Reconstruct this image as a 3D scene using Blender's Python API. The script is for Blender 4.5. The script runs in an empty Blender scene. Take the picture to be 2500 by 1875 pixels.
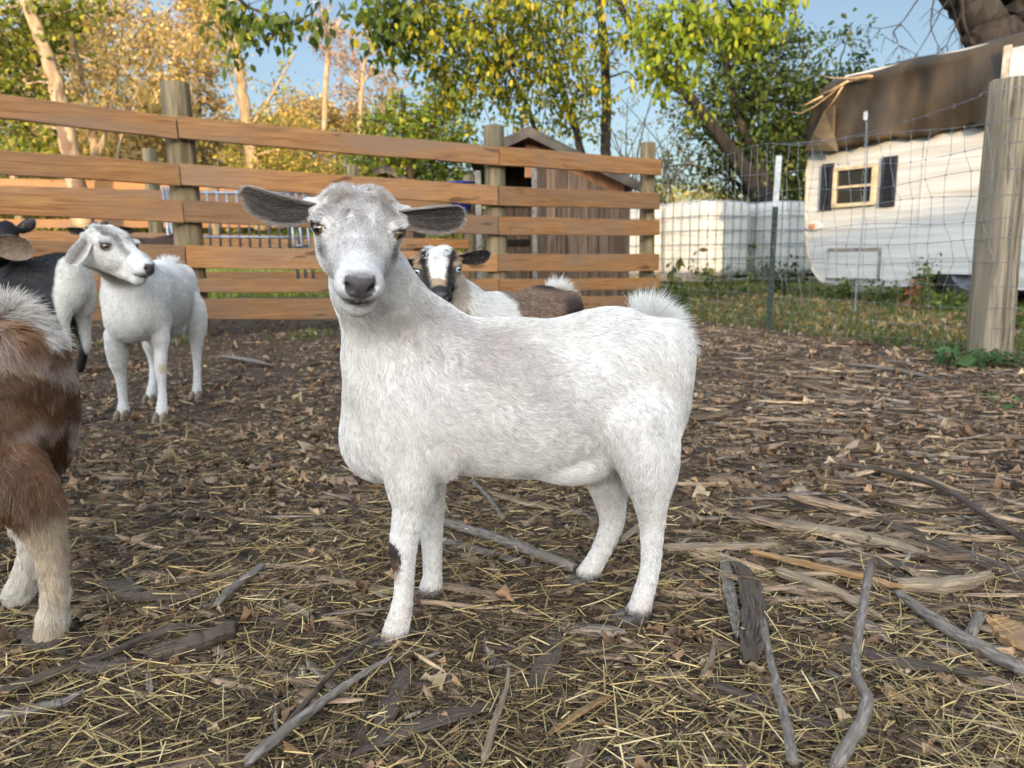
import bpy, math, random, os
import numpy as np
from mathutils import Matrix, Vector
R = math.radians
scene = bpy.context.scene

# ---------------------------------------------------------------- camera
CAM_H, PITCH, ROLL, FPX = 0.52, 10.0, -0.8, 1800.0      # metres, degrees, focal length in pixels of the 2500 px photo
cam_d = bpy.data.cameras.new('camera'); cam = bpy.data.objects.new('camera', cam_d)
scene.collection.objects.link(cam); scene.camera = cam
cam_d.sensor_width = 36.0; cam_d.lens = FPX / 2500 * 36
cam_d.clip_start = 0.05; cam_d.clip_end = 600
CAM_M = Matrix.Translation((0, 0, CAM_H)) @ Matrix.Rotation(R(90 - PITCH), 4, 'X') @ Matrix.Rotation(R(ROLL), 4, 'Z')
cam.matrix_world = CAM_M
cam_d.dof.use_dof = True; cam_d.dof.focus_distance = 0.90; cam_d.dof.aperture_fstop = 8.5

# ---------------------------------------------------------------- world, sun, exposure
SUN_EL = 10.0
w = bpy.data.worlds.new('World'); scene.world = w; w.use_nodes = True
nt = w.node_tree; nt.nodes.clear()
sky = nt.nodes.new('ShaderNodeTexSky'); sky.sky_type = 'NISHITA'; sky.sun_disc = False
sky.sun_elevation = R(SUN_EL); sky.sun_rotation = R(180); sky.air_density = 1.0; sky.dust_density = 1.8; sky.ozone_density = 2.2
hs = nt.nodes.new('ShaderNodeHueSaturation'); hs.inputs['Saturation'].default_value = 0.82
bg = nt.nodes.new('ShaderNodeBackground'); bg.inputs['Strength'].default_value = 0.11
wo = nt.nodes.new('ShaderNodeOutputWorld')
# extra sky brightness added behind, left and overhead to lift the shaded goats
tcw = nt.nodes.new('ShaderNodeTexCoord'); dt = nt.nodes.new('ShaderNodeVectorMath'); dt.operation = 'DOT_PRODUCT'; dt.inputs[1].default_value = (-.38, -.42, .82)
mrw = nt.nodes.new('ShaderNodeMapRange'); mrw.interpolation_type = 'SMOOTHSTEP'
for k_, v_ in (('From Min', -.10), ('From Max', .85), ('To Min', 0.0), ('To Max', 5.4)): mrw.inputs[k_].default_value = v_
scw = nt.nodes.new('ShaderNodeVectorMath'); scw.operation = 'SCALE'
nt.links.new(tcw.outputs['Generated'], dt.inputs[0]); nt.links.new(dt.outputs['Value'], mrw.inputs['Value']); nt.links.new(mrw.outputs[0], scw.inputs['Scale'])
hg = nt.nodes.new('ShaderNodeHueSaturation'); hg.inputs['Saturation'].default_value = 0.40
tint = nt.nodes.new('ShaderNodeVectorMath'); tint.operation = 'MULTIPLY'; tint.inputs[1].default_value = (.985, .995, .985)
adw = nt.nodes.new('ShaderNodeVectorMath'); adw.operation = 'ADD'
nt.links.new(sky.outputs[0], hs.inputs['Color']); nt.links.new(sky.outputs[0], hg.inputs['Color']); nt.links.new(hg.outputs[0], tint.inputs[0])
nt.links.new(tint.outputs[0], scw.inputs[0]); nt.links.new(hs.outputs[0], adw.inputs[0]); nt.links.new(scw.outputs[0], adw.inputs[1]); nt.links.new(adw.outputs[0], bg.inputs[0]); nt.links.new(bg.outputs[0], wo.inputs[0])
sd = bpy.data.lights.new('sun', 'SUN'); sun = bpy.data.objects.new('sun', sd); scene.collection.objects.link(sun)
sd.energy = 3.8; sd.angle = R(0.45); sd.color = (1.0, 0.69, 0.36)
sun.rotation_euler = (R(90 - SUN_EL), 0, 0); sun.location = (0, -10, 10)
scene.view_settings.view_transform = 'Standard'; scene.view_settings.look = 'None'
scene.view_settings.exposure = 0.84; scene.view_settings.gamma = 1.0
scene.cycles.max_bounces = 6; scene.cycles.diffuse_bounces = 4; scene.cycles.transparent_max_bounces = 8
scene.cycles.use_denoising = True

# ---------------------------------------------------------------- pixel <-> world helpers (pixels of the 2500 x 1875 photo)
_RM = np.array(CAM_M.to_3x3()); _C = np.array([0, 0, CAM_H])
def ray(px, py):
    return _RM @ np.array([(px - 1250) / FPX, -(py - 937.5) / FPX, -1.0])
def P(px, py, Y):                     # point of a pixel's ray at world distance Y
    d = ray(px, py); return _C + d * (Y / d[1])
def G(px, py, z=0.0):                 # point of a pixel's ray on the ground
    d = ray(px, py); return _C + d * ((z - CAM_H) / d[2])
def pxm(Y): return Y / FPX            # metres per photo pixel, near enough

rng = np.random.default_rng(7); random.seed(7)

# ---------------------------------------------------------------- object helpers
def link(o, parent=None):
    scene.collection.objects.link(o)
    if parent is not None: o.parent = parent
    return o
def tag(o, label=None, cat=None, group=None, kind=None):
    if label: o['label'] = label
    if cat: o['category'] = cat
    if group: o['group'] = group
    if kind: o['kind'] = kind
    return o
def empty(name, loc=(0, 0, 0), rz=0.0, scale=1.0):
    o = bpy.data.objects.new(name, None); o.location = loc; o.rotation_euler = (0, 0, rz); o.scale = (scale,) * 3
    o.empty_display_size = 0.1
    return link(o)
def mesh_obj(name, V, F, mat=None, parent=None, col=None, smooth=False, mats=None, midx=None, lc=None):
    me = bpy.data.meshes.new(name)
    V = np.asarray(V, dtype=np.float32)
    if isinstance(F, np.ndarray):
        n, k = F.shape
        me.vertices.add(len(V)); me.vertices.foreach_set('co', V.ravel())
        me.loops.add(n * k); me.loops.foreach_set('vertex_index', F.astype(np.int32).ravel())
        me.polygons.add(n); me.polygons.foreach_set('loop_start', np.arange(0, n * k, k, dtype=np.int32))
        me.update(calc_edges=True)
    else:
        me.from_pydata(V.tolist(), [], F)
    if col is not None:
        a = me.color_attributes.new('Col', 'FLOAT_COLOR', 'POINT')
        c = np.ones((len(V), 4), np.float32); c[:, :3] = col; a.data.foreach_set('color', c.ravel())
    if lc is not None:                   # piece-local coordinates so that grain follows every piece
        a = me.attributes.new('Lc', 'FLOAT_VECTOR', 'POINT'); a.data.foreach_set('vector', np.asarray(lc, np.float32).ravel())
    if mats:
        for m in mats: me.materials.append(m)
        if midx is not None: me.polygons.foreach_set('material_index', np.asarray(midx, dtype=np.int32))
    elif mat: me.materials.append(mat)
    if smooth: me.polygons.foreach_set('use_smooth', np.ones(len(me.polygons), bool))
    me.update()
    return link(bpy.data.objects.new(name, me), parent)

class MB:                              # collects shapes into one mesh
    def __init__(s): s.V = []; s.F = []; s.C = []; s.n = 0
    def add(s, V, F, c=(1, 1, 1)):
        V = np.asarray(V, float); s.V.append(V); s.F += [tuple(int(i) + s.n for i in f) for f in F]
        s.C.append(np.tile(np.asarray(c, float), (len(V), 1)) if np.ndim(c) == 1 else np.asarray(c)); s.n += len(V); return s
    def box(s, lo, hi, M=None, c=(1, 1, 1)):
        x0, y0, z0 = lo; x1, y1, z1 = hi
        V = np.array([(x0,y0,z0),(x1,y0,z0),(x1,y1,z0),(x0,y1,z0),(x0,y0,z1),(x1,y0,z1),(x1,y1,z1),(x0,y1,z1)], float)
        if M is not None: V = V @ np.array(M.to_3x3()).T + np.array(M.translation)
        return s.add(V, [(0,3,2,1),(4,5,6,7),(0,1,5,4),(1,2,6,5),(2,3,7,6),(3,0,4,7)], c)
    def hexa(s, V8, c=(1, 1, 1)):
        return s.add(V8, [(0,3,2,1),(4,5,6,7),(0,1,5,4),(1,2,6,5),(2,3,7,6),(3,0,4,7)], c)
    def tube(s, pts, rad, n=8, c=(1, 1, 1), cap=True, jit=0.0, flat=1.0):
        pts = np.asarray(pts, float); m = len(pts); rad = np.broadcast_to(np.asarray(rad, float), (m,))
        T = np.gradient(pts, axis=0); T /= np.linalg.norm(T, axis=1)[:, None] + 1e-12
        up = np.array([0, 0, 1.0]) if abs(T[:, 2]).mean() < .8 else np.array([0, 1.0, 0])
        A = np.cross(T, up); A /= np.linalg.norm(A, axis=1)[:, None] + 1e-12; B = np.cross(A, T)
        th = np.arange(n) * 2 * np.pi / n
        r = rad[:, None] * (1 + jit * (rng.random((m, n)) - .5))
        V = pts[:, None] + r[..., None] * (np.cos(th)[None, :, None] * A[:, None] + flat * np.sin(th)[None, :, None] * B[:, None])
        F = [(i*n+j, i*n+(j+1) % n, (i+1)*n+(j+1) % n, (i+1)*n+j) for i in range(m-1) for j in range(n)]
        if cap: F += [tuple(range(n))[::-1], tuple((m-1)*n + np.arange(n))]
        return s.add(V.reshape(-1, 3), F, c)
    def build(s, name, mat, parent=None, smooth=False, bevel=0.0):
        o = mesh_obj(name, np.concatenate(s.V), s.F, mat, parent, col=np.concatenate(s.C), smooth=smooth)
        if bevel: b = o.modifiers.new('bevel', 'BEVEL'); b.width = bevel; b.segments = 2; b.limit_method = 'ANGLE'
        return o

# ---------------------------------------------------------------- materials
def mat_new(name):
    m = bpy.data.materials.new(name); m.use_nodes = True; t = m.node_tree; t.nodes.clear()
    o = t.nodes.new('ShaderNodeOutputMaterial'); return m, t, o
def mat_basic(name, c1, c2=None, scale=8.0, rough=.8, bump=0.0, stretch=(1, 1, 1), attr=False, metal=0.0, detail=6, coords='Object',
              c3=None, scale3=2.0, spec=.3, bscale=None, contrast=(.35, .65), c3range=(.5, .68), distort=0.0, transl=0.0):
    m, t, o = mat_new(name); N = t.nodes; L = t.links
    b = N.new('ShaderNodeBsdfPrincipled'); b.inputs['Roughness'].default_value = rough; b.inputs['Metallic'].default_value = metal
    b.inputs['Specular IOR Level'].default_value = spec
    tc = N.new('ShaderNodeTexCoord'); mp = N.new('ShaderNodeMapping'); mp.inputs['Scale'].default_value = stretch
    L.new(tc.outputs[coords], mp.inputs[0])
    nz = N.new('ShaderNodeTexNoise'); nz.inputs['Scale'].default_value = scale; nz.inputs['Detail'].default_value = detail
    nz.inputs['Distortion'].default_value = distort
    L.new(mp.outputs[0], nz.inputs['Vector'])
    rp = N.new('ShaderNodeValToRGB'); rp.color_ramp.elements[0].position, rp.color_ramp.elements[1].position = contrast
    rp.color_ramp.elements[0].color = (*c1, 1); rp.color_ramp.elements[1].color = (*(c2 or c1), 1)
    L.new(nz.outputs['Fac'], rp.inputs[0]); col = rp.outputs[0]
    if c3 is not None:
        n3 = N.new('ShaderNodeTexNoise'); n3.inputs['Scale'].default_value = scale3; n3.inputs['Detail'].default_value = 4
        L.new(mp.outputs[0], n3.inputs['Vector'])
        mr = N.new('ShaderNodeMapRange'); mr.inputs['From Min'].default_value, mr.inputs['From Max'].default_value = c3range
        L.new(n3.outputs['Fac'], mr.inputs['Value'])
        mx = N.new('ShaderNodeMix'); mx.data_type = 'RGBA'; mx.inputs['B'].default_value = (*c3, 1)
        L.new(mr.outputs[0], mx.inputs[0]); L.new(col, mx.inputs['A']); col = mx.outputs['Result']
    if attr:
        at = N.new('ShaderNodeAttribute'); at.attribute_name = 'Col'
        mu = N.new('ShaderNodeMix'); mu.data_type = 'RGBA'; mu.blend_type = 'MULTIPLY'; mu.inputs[0].default_value = 1
        L.new(col, mu.inputs['A']); L.new(at.outputs['Color'], mu.inputs['B']); col = mu.outputs['Result']
    L.new(col, b.inputs['Base Color'])
    if bump:
        bp = N.new('ShaderNodeBump'); bp.inputs['Strength'].default_value = 1; bp.inputs['Distance'].default_value = bump
        if bscale:
            nb = N.new('ShaderNodeTexNoise'); nb.inputs['Scale'].default_value = bscale; nb.inputs['Detail'].default_value = 8
            L.new(mp.outputs[0], nb.inputs['Vector']); L.new(nb.outputs['Fac'], bp.inputs['Height'])
        else: L.new(nz.outputs['Fac'], bp.inputs['Height'])
        L.new(bp.outputs[0], b.inputs['Normal'])
    out = b.outputs[0]
    if transl:
        tr = N.new('ShaderNodeBsdfTranslucent'); L.new(col, tr.inputs['Color'])
        ms = N.new('ShaderNodeMixShader'); ms.inputs[0].default_value = transl
        L.new(out, ms.inputs[1]); L.new(tr.outputs[0], ms.inputs[2]); out = ms.outputs[0]
    L.new(out, o.inputs[0])
    return m
def mat_grain(name, c1, c2, st=(14, 260, 260), rough=.88, bump=.0012, attr=True, c3=None, contrast=(.32, .68)):
    m, t, o = mat_new(name); N = t.nodes; L = t.links
    b = N.new('ShaderNodeBsdfPrincipled'); b.inputs['Roughness'].default_value = rough; b.inputs['Specular IOR Level'].default_value = .2
    at = N.new('ShaderNodeAttribute'); at.attribute_name = 'Lc'; mp = N.new('ShaderNodeMapping'); mp.inputs['Scale'].default_value = st; L.new(at.outputs['Vector'], mp.inputs[0])
    nz = N.new('ShaderNodeTexNoise'); nz.inputs['Scale'].default_value = 1; nz.inputs['Detail'].default_value = 5; nz.inputs['Distortion'].default_value = .4; L.new(mp.outputs[0], nz.inputs['Vector'])
    r = N.new('ShaderNodeValToRGB'); r.color_ramp.elements[0].position, r.color_ramp.elements[1].position = contrast
    r.color_ramp.elements[0].color = (*c1, 1); r.color_ramp.elements[1].color = (*c2, 1); L.new(nz.outputs['Fac'], r.inputs[0]); col = r.outputs[0]
    if c3:
        n3 = N.new('ShaderNodeTexNoise'); n3.inputs['Scale'].default_value = 30; L.new(at.outputs['Vector'], n3.inputs['Vector'])
        mr = N.new('ShaderNodeMapRange'); mr.inputs['From Min'].default_value = .48; mr.inputs['From Max'].default_value = .62; L.new(n3.outputs['Fac'], mr.inputs['Value'])
        mx = N.new('ShaderNodeMix'); mx.data_type = 'RGBA'; mx.inputs['B'].default_value = (*c3, 1); L.new(mr.outputs[0], mx.inputs[0]); L.new(col, mx.inputs['A']); col = mx.outputs['Result']
    if attr:
        a2 = N.new('ShaderNodeAttribute'); a2.attribute_name = 'Col'; mu = N.new('ShaderNodeMix'); mu.data_type = 'RGBA'; mu.blend_type = 'MULTIPLY'; mu.inputs[0].default_value = 1
        L.new(col, mu.inputs['A']); L.new(a2.outputs['Color'], mu.inputs['B']); col = mu.outputs['Result']
    L.new(col, b.inputs['Base Color']); bp = N.new('ShaderNodeBump'); bp.inputs['Distance'].default_value = bump; L.new(nz.outputs['Fac'], bp.inputs['Height']); L.new(bp.outputs[0], b.inputs['Normal'])
    L.new(b.outputs[0], o.inputs[0]); return m
def mat_fur(name='fur'):
    m, t, o = mat_new(name); N = t.nodes; L = t.links
    at = N.new('ShaderNodeAttribute'); at.attribute_name = 'Col'
    d = N.new('ShaderNodeBsdfDiffuse'); tr = N.new('ShaderNodeBsdfTranslucent'); g = N.new('ShaderNodeBsdfGlossy'); g.inputs['Roughness'].default_value = .45
    L.new(at.outputs['Color'], d.inputs[0]); L.new(at.outputs['Color'], tr.inputs[0])
    m1 = N.new('ShaderNodeMixShader'); m1.inputs[0].default_value = .35; L.new(d.outputs[0], m1.inputs[1]); L.new(tr.outputs[0], m1.inputs[2])
    m2 = N.new('ShaderNodeMixShader'); m2.inputs[0].default_value = .05; L.new(m1.outputs[0], m2.inputs[1]); L.new(g.outputs[0], m2.inputs[2])
    L.new(m2.outputs[0], o.inputs[0]); return m
# ================================================================ GOATS
def nrm(v): v = np.asarray(v, float); return v / (np.linalg.norm(v, axis=-1, keepdims=True) + 1e-12)
def wnoise(p, freq, seed, octs=3):     # smooth pseudo noise, about -1..1
    r = np.random.default_rng(seed); out = np.zeros(len(p)); amp = 1.0; tot = 0
    for o in range(octs):
        for _ in range(5):
            k = nrm(r.normal(size=3)) * freq * (2 ** o) * (0.7 + .6 * r.random()); out += amp * np.sin(p @ k + r.random() * 6.28)
        tot += amp * 1.6; amp *= .55
    return out / tot
# prims: ('e', centre, radii, 3x3 axes) or ('c', a, b, ra, rb)
def ell(c, r, A=None, k=.02, d=None, L=.012, sub=False):
    return dict(t='e', c=np.array(c, float), r=np.array(r, float), A=np.eye(3) if A is None else np.array(A, float), k=k, d=d, L=L, sub=sub)
def con(a, b, ra, rb, k=.02, d=None, L=.012):
    return dict(t='c', a=np.array(a, float), b=np.array(b, float), ra=ra, rb=rb, k=k, d=d, L=L, sub=False)
def prim_sdf(q, p):
    if q['t'] == 'e':
        l = (p - q['c']) @ q['A'].T
        k0 = np.sqrt(((l / q['r']) ** 2).sum(-1)); k1 = np.sqrt(((l / q['r'] ** 2) ** 2).sum(-1)) + 1e-9
        return k0 * (k0 - 1) / k1
    ab = q['b'] - q['a']; h = np.clip(((p - q['a']) @ ab) / (ab @ ab), 0, 1)
    return np.linalg.norm(p - (q['a'] + h[..., None] * ab), axis=-1) - (q['ra'] + (q['rb'] - q['ra']) * h)
def prim_box(q, m):
    if q['t'] == 'e': r = q['r'].max() + m; return q['c'] - r, q['c'] + r
    r = max(q['ra'], q['rb']) + m; return np.minimum(q['a'], q['b']) - r, np.maximum(q['a'], q['b']) + r
def field(prims, lo, hi, h):
    n = np.ceil((hi - lo) / h).astype(int) + 1; V = np.full(n, .05, np.float32)
    ax = [lo[i] + h * np.arange(n[i]) for i in range(3)]
    for q in prims:
        b0, b1 = prim_box(q, .05)
        i0 = np.clip(np.floor((b0 - lo) / h).astype(int), 0, n); i1 = np.clip(np.ceil((b1 - lo) / h).astype(int) + 1, 0, n)
        if (i1 <= i0).any(): continue
        g = np.stack(np.meshgrid(*[ax[i][i0[i]:i1[i]] for i in range(3)], indexing='ij'), -1)
        d = prim_sdf(q, g); s = np.s_[i0[0]:i1[0], i0[1]:i1[1], i0[2]:i1[2]]; o = V[s]; k = q['k']
        if q['sub']:
            hh = np.clip(.5 - .5 * (o + d) / k, 0, 1); V[s] = o * (1 - hh) - d * hh + k * hh * (1 - hh)
        else:
            hh = np.clip(.5 + .5 * (o - d) / k, 0, 1); V[s] = o * (1 - hh) + d * hh - k * hh * (1 - hh)
    return V
def surface_net(V, lo, h):
    S = V < 0; n = np.array(V.shape) - 1
    cs = [S[i:n[0]+i, j:n[1]+j, k:n[2]+k] for i in (0,1) for j in (0,1) for k in (0,1)]
    cnt = sum(c.astype(np.int8) for c in cs); act = (cnt > 0) & (cnt < 8); idx = np.argwhere(act)
    ids = np.full(n, -1, np.int64); ids[act] = np.arange(len(idx))
    acc = np.zeros((len(idx), 3)); num = np.zeros(len(idx))
    C = [(i, j, k) for i in (0,1) for j in (0,1) for k in (0,1)]
    for a in range(8):
        for b in range(a+1, 8):
            ca, cb = np.array(C[a]), np.array(C[b])
            if abs(ca - cb).sum() != 1: continue
            va = V[tuple((idx + ca).T)]; vb = V[tuple((idx + cb).T)]; m = (va < 0) != (vb < 0)
            t = np.where(m, va / np.where(m, va - vb, 1), 0)
            acc += np.where(m[:, None], ca + t[:, None] * (cb - ca), 0); num += m
    P_ = lo + h * (idx + acc / num[:, None]); Q = []
    for ax in range(3):
        o1, o2 = [(1, 2), (2, 0), (0, 1)][ax]
        e = np.zeros(3, int); e[ax] = 1
        sl0 = tuple(slice(1 if i != ax else 0, n[i]) for i in range(3)); sl1 = tuple(slice(1 if i != ax else 1, n[i] + (1 if i == ax else 0)) for i in range(3))
        A_, B_ = S[sl0], S[sl1]; ch = np.argwhere(A_ != B_)
        base = ch + np.array([0 if i == ax else 1 for i in range(3)]); ins = A_[tuple(ch.T)]
        d1 = np.zeros(3, int); d1[o1] = 1; d2 = np.zeros(3, int); d2[o2] = 1
        q = np.stack([ids[tuple((base - d1 - d2).T)], ids[tuple((base - d2).T)], ids[tuple(base.T)], ids[tuple((base - d1).T)]], 1)
        q[~ins] = q[~ins][:, ::-1]; Q.append(q)
    Q = np.concatenate(Q); Q = Q[(Q >= 0).all(1)]
    fn = np.cross(P_[Q[:, 2]] - P_[Q[:, 0]], P_[Q[:, 3]] - P_[Q[:, 1]]); ce = P_[Q].mean(1)
    if (fn * (ce - ce.mean(0))).sum() < 0: Q = Q[:, ::-1]
    return P_, Q
def vnormals(V, F):
    n = np.zeros_like(V); fn = np.cross(V[F[:, 2]] - V[F[:, 0]], V[F[:, 3]] - V[F[:, 1]])
    for i in range(4): np.add.at(n, F[:, i], fn)
    return nrm(n)

# canonical skeleton: traced at the big white goat's own distance; goat frame: faces -X, origin on the ground under the body
TH = R(9.0); GO = np.array([0.0, 0.995, 0.0])
GM = Matrix.Translation(Vector(GO)) @ Matrix.Rotation(TH, 4, 'Z'); GMi = np.array(GM.inverted())
def loc(px, py, Y):
    p = P(px, py, Y); return (GMi[:3, :3] @ p) + GMi[:3, 3]
def chain(pts, k=.015, d=(0, 0, -1), L=.009):
    out = []; A = np.array([np.r_[loc(x, y, Y), r * Y / FPX] for x, y, Y, r in pts]); n = len(A); Q = []
    for i in range(n - 1):               # smooth curve through the joints, so that no rings form
        p0, p1, p2, p3 = A[max(i-1, 0)], A[i], A[i+1], A[min(i+2, n-1)]
        for u in (0, .34, .67): Q.append(.5 * (2*p1 + (p2-p0)*u + (2*p0-5*p1+4*p2-p3)*u*u + (3*p1-p0-3*p2+p3)*u**3))
    Q.append(A[-1]); Q = [(q[:3], q[3] * 1.05) for q in Q]
    for j, ((a, ra), (b, rb)) in enumerate(zip(Q[:-1], Q[1:])): out.append(con(a, b, ra, rb, k=.020 if j == 0 else .008 if j < 5 else .0025, d=d, L=L * (1.4 if j < 6 else 1)))
    return out
m_ = lambda px, Y=.97: px * Y / FPX
LEGS = dict(
 fore_near=[(1000,1090,.915,72),(1003,1170,.905,58),(1000,1240,.90,43),(985,1335,.90,35),(987,1420,.90,25),(980,1485,.90,27),(966,1540,.90,33),(960,1566,.90,33)],
 fore_far=[(1030,1110,1.02,62),(1040,1200,1.03,44),(1052,1290,1.03,30),(1055,1345,1.03,25),(1056,1400,1.03,24),(1052,1440,1.03,30),(1050,1456,1.03,30)],
 hind_near=[(1560,1040,.955,92),(1582,1130,.95,72),(1588,1215,.95,46),(1592,1275,.955,33),(1588,1380,.957,25),(1570,1455,.957,27),(1556,1505,.957,31),(1552,1525,.957,31)],
 hind_far=[(1500,1060,1.06,82),(1485,1150,1.07,56),(1492,1230,1.075,38),(1492,1285,1.077,30),(1462,1355,1.077,25),(1436,1400,1.077,28),(1428,1428,1.077,28)])
def torso_prims(fl):
    dn = (.9, 0, -.35)
    return [
     ell(loc(958, 975, .955), (m_(118), .072, m_(200)), d=(.35,0,-.9), L=fl, k=.03),
     ell(loc(915, 1075, .955), (m_(75), .055, m_(85)), d=(.35,0,-.9), L=fl*1.3, k=.03),
     ell(loc(1050, 955, .965), (m_(145), .080, m_(185)), d=(.6,0,-.7), L=fl, k=.04),
     ell(loc(1195, 970, .98), (m_(230), .092, m_(197)), d=dn, L=fl, k=.04),
     ell(loc(1345, 975, 1.0), (m_(215), .098, m_(196)), d=dn, L=fl, k=.04),
     ell(loc(1490, 905, 1.02), (m_(165), .086, m_(163)), d=dn, L=fl, k=.04),
     ell(loc(1570, 925, 1.02), (m_(105), .074, m_(150)), d=(.5,0,-.8), L=fl, k=.03),
     ell(loc(1560, 1010, .988), (m_(100), .042, m_(150)), d=(.15,0,-1), L=fl, k=.05),
     ell(loc(1530, 1010, 1.06), (m_(100), .040, m_(140)), d=(.15,0,-1), L=fl, k=.03),
     ell(loc(1395, 1120, .985), (m_(115), .050, m_(62)), d=(.7,0,-.5), L=fl, k=.010),
     ell(loc(1640, 860, .985), (m_(45), .028, m_(70)), d=(.3,0,-.9), L=fl, k=.03),
     ell(loc(1075, 1115, .915), (m_(48), .026, m_(52)), d=(.2,0,-1), L=fl, k=.018),
     ell(loc(935, 920, .915), (m_(60), .022, m_(85)), d=(.3,0,-1), L=fl, k=.03),
     ell(loc(1010, 1010, .915), (m_(78), .035, m_(150)), d=(.2,0,-1), L=fl, k=.035),
    ]
# head frame: x = its left seen from the front = image right, y = nose direction, z = up
def head_prims(fl=1.0):
    s = []
    up, dwn, bk = (0,-.55,.8), (0,.75,-.5), (0,-.9,-.3)
    s += [ell((0,-.004,-.002), (.0475,.05,.038), d=up, L=.013*fl, k=.01),
          ell((0,.02,.010), (.040,.036,.030), d=(0,.1,1), L=.010*fl, k=.012),
          con((0,.03,-.004), (0,.108,-.018), .036, .0240, d=dwn, L=.005*fl, k=.016),
          ell((0,.116,-.017), (.0245,.021,.0195), d=(0,.3,-.7), L=.003, k=.010),
          con((0,.0,-.036), (0,.100,-.044), .030, .0205, d=bk, L=.007*fl, k=.014),
          ell((0,.105,-.0525), (.0180,.016,.012), d=bk, L=.005*fl, k=.007)]
    for e in (-1, 1):
        s += [ell((e*.024,.022,-.022), (.023,.042,.031), d=(e*.2,-.5,-.8), L=.008*fl, k=.016),
              ell((e*.0135,.117,-.022), (.0135,.015,.0135), d=(e*.5,.2,-.5), L=.003, k=.006),
              ell((e*.039,.029,.009), (.0145,.017,.0150), d=(e*.3,-.4,.6), L=.006*fl, k=.010),
              ell((e*.0455,.0385,.0195), (.0085,.0100,.0050), d=(e*.5,.3,.3), L=.006*fl, k=.006),
              ell((e*.017,-.010,.028), (.017,.022,.010), d=(e*.2,.3,1), L=.015*fl, k=.010),
              con((e*.034,-.010,.010), (e*.052,-.015,.012), .016, .0105, k=.012, d=(e*.9,-.2,.2), L=.007*fl)] if True else [
              ell((e*.046,-.012,.018), (.017,.016,.016), d=(e*.8,-.2,.2), L=.009*fl, k=.012)]
    return s
EYE = np.array([.0435, .0375, .0085])
def head_subs():
    s = []
    for e in (-1, 1):
        g = nrm((e*.62, .72, .05))
        s.append(ell(np.array([e, 1, 1]) * EYE + g * .007, (.0078,.0078,.0062), k=.004, sub=True))
        A = nrm((e*.75, .0, .62)), nrm((0, 1, 0)); A = [A[0], A[1], np.cross(A[0], A[1])]
        s.append(ell((e*.0125,.135,-.0155), (.0075,.012,.0030), A=A, k=.003, sub=True))
    s.append(ell((0,.140,-.022), (.0012,.006,.008), k=.003, sub=True))
    return s
def xf(q, M, s):                        # rigid transform + scale of a primitive
    q = dict(q); Rm = M[:3, :3]; T = M[:3, 3]
    if q['t'] == 'e': q['c'] = Rm @ (q['c'] * s) + T; q['A'] = q['A'] @ Rm.T; q['r'] = q['r'] * s
    else: q['a'] = Rm @ (q['a'] * s) + T; q['b'] = Rm @ (q['b'] * s) + T; q['ra'] *= s; q['rb'] *= s
    if q['d'] is not None: q['d'] = Rm @ np.array(q['d'], float)
    return q
def head_matrix(pos, f, roll=0.0):
    f = nrm(f); up = np.array([0, 0, 1.0]); x = nrm(np.cross(f, up)); z = np.cross(x, f)   # x = right hand of the goat frame seen from behind
    x = -x                                                                           # image right when it faces the camera
    c, s_ = math.cos(roll), math.sin(roll); x2 = c * x + s_ * z; z2 = -s_ * x + c * z
    M = np.eye(4); M[:3, 0] = x2; M[:3, 1] = f; M[:3, 2] = z2; M[:3, 3] = pos; return M
def ear_mesh(base, axis, normal, L, W, curl=.5, n=26, m=14):
    a = nrm(axis); nn = nrm(np.array(normal) - np.dot(normal, a) * a); b = np.cross(nn, a)
    t = np.linspace(0, 1, n); prof = np.interp(t, [0,.12,.3,.5,.7,.85,.93,.975,1], [.50,.62,.86,1,1.0,.88,.68,.44,.06])
    u = np.linspace(-1, 1, m); outs = []
    for off in (0, -.0022):
        ang = u[None] * (1.25 - .55 * t[:, None]) * curl * 2
        wd = W * prof[:, None]
        x = wd * np.sin(ang) / np.sin(np.maximum(np.abs(ang).max(1), 1e-3))[:, None]
        z = wd * (1 - np.cos(ang)) * .95 + off + .010 * np.sin(t[:, None] * 2.6)
        # thin towards the rim
        if off: z = z + .0017 * np.abs(u[None]) ** 4
        bend = -.010 * t[:, None] ** 2
        outs.append(base + a * (L * t)[:, None, None] + b * (x + bend)[..., None] + nn * z[..., None])
    V = np.concatenate([o.reshape(-1, 3) for o in outs]); F = []; q = n * m
    for i in range(n-1):
        for j in range(m-1):
            A_ = i*m+j; F += [(A_, A_+m, A_+m+1, A_+1), (q+A_, q+A_+1, q+A_+m+1, q+A_+m)]
        F += [(i*m, i*m+m, q+i*m+m, q+i*m), (i*m+m-1, q+i*m+m-1, q+i*m+2*m-1, i*m+2*m-1)]
    for j in range(m-1): F.append(((n-1)*m+j, (n-1)*m+j+1, q+(n-1)*m+j+1, q+(n-1)*m+j))
    T = np.tile(np.repeat(t, m), 2); U = np.tile(np.tile(u, n), 2); side = np.r_[np.ones(q), np.zeros(q)]
    return V, np.array(F), T, U, side, a
M_FUR = mat_fur('goat_fur')
M_SKIN = mat_basic('goat_skin', (1,1,1), (.86,.84,.84), scale=160, rough=.55, attr=True, bump=.0006)
M_HOOF_PALE = mat_basic('pale_hoof', (.16,.12,.08), (.30,.24,.17), scale=120, rough=.6)
M_HOOF = mat_basic('goat_hoof', (.035,.03,.028), (.10,.085,.07), scale=120, rough=.5, stretch=(1,1,.2), bump=.0006)
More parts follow.
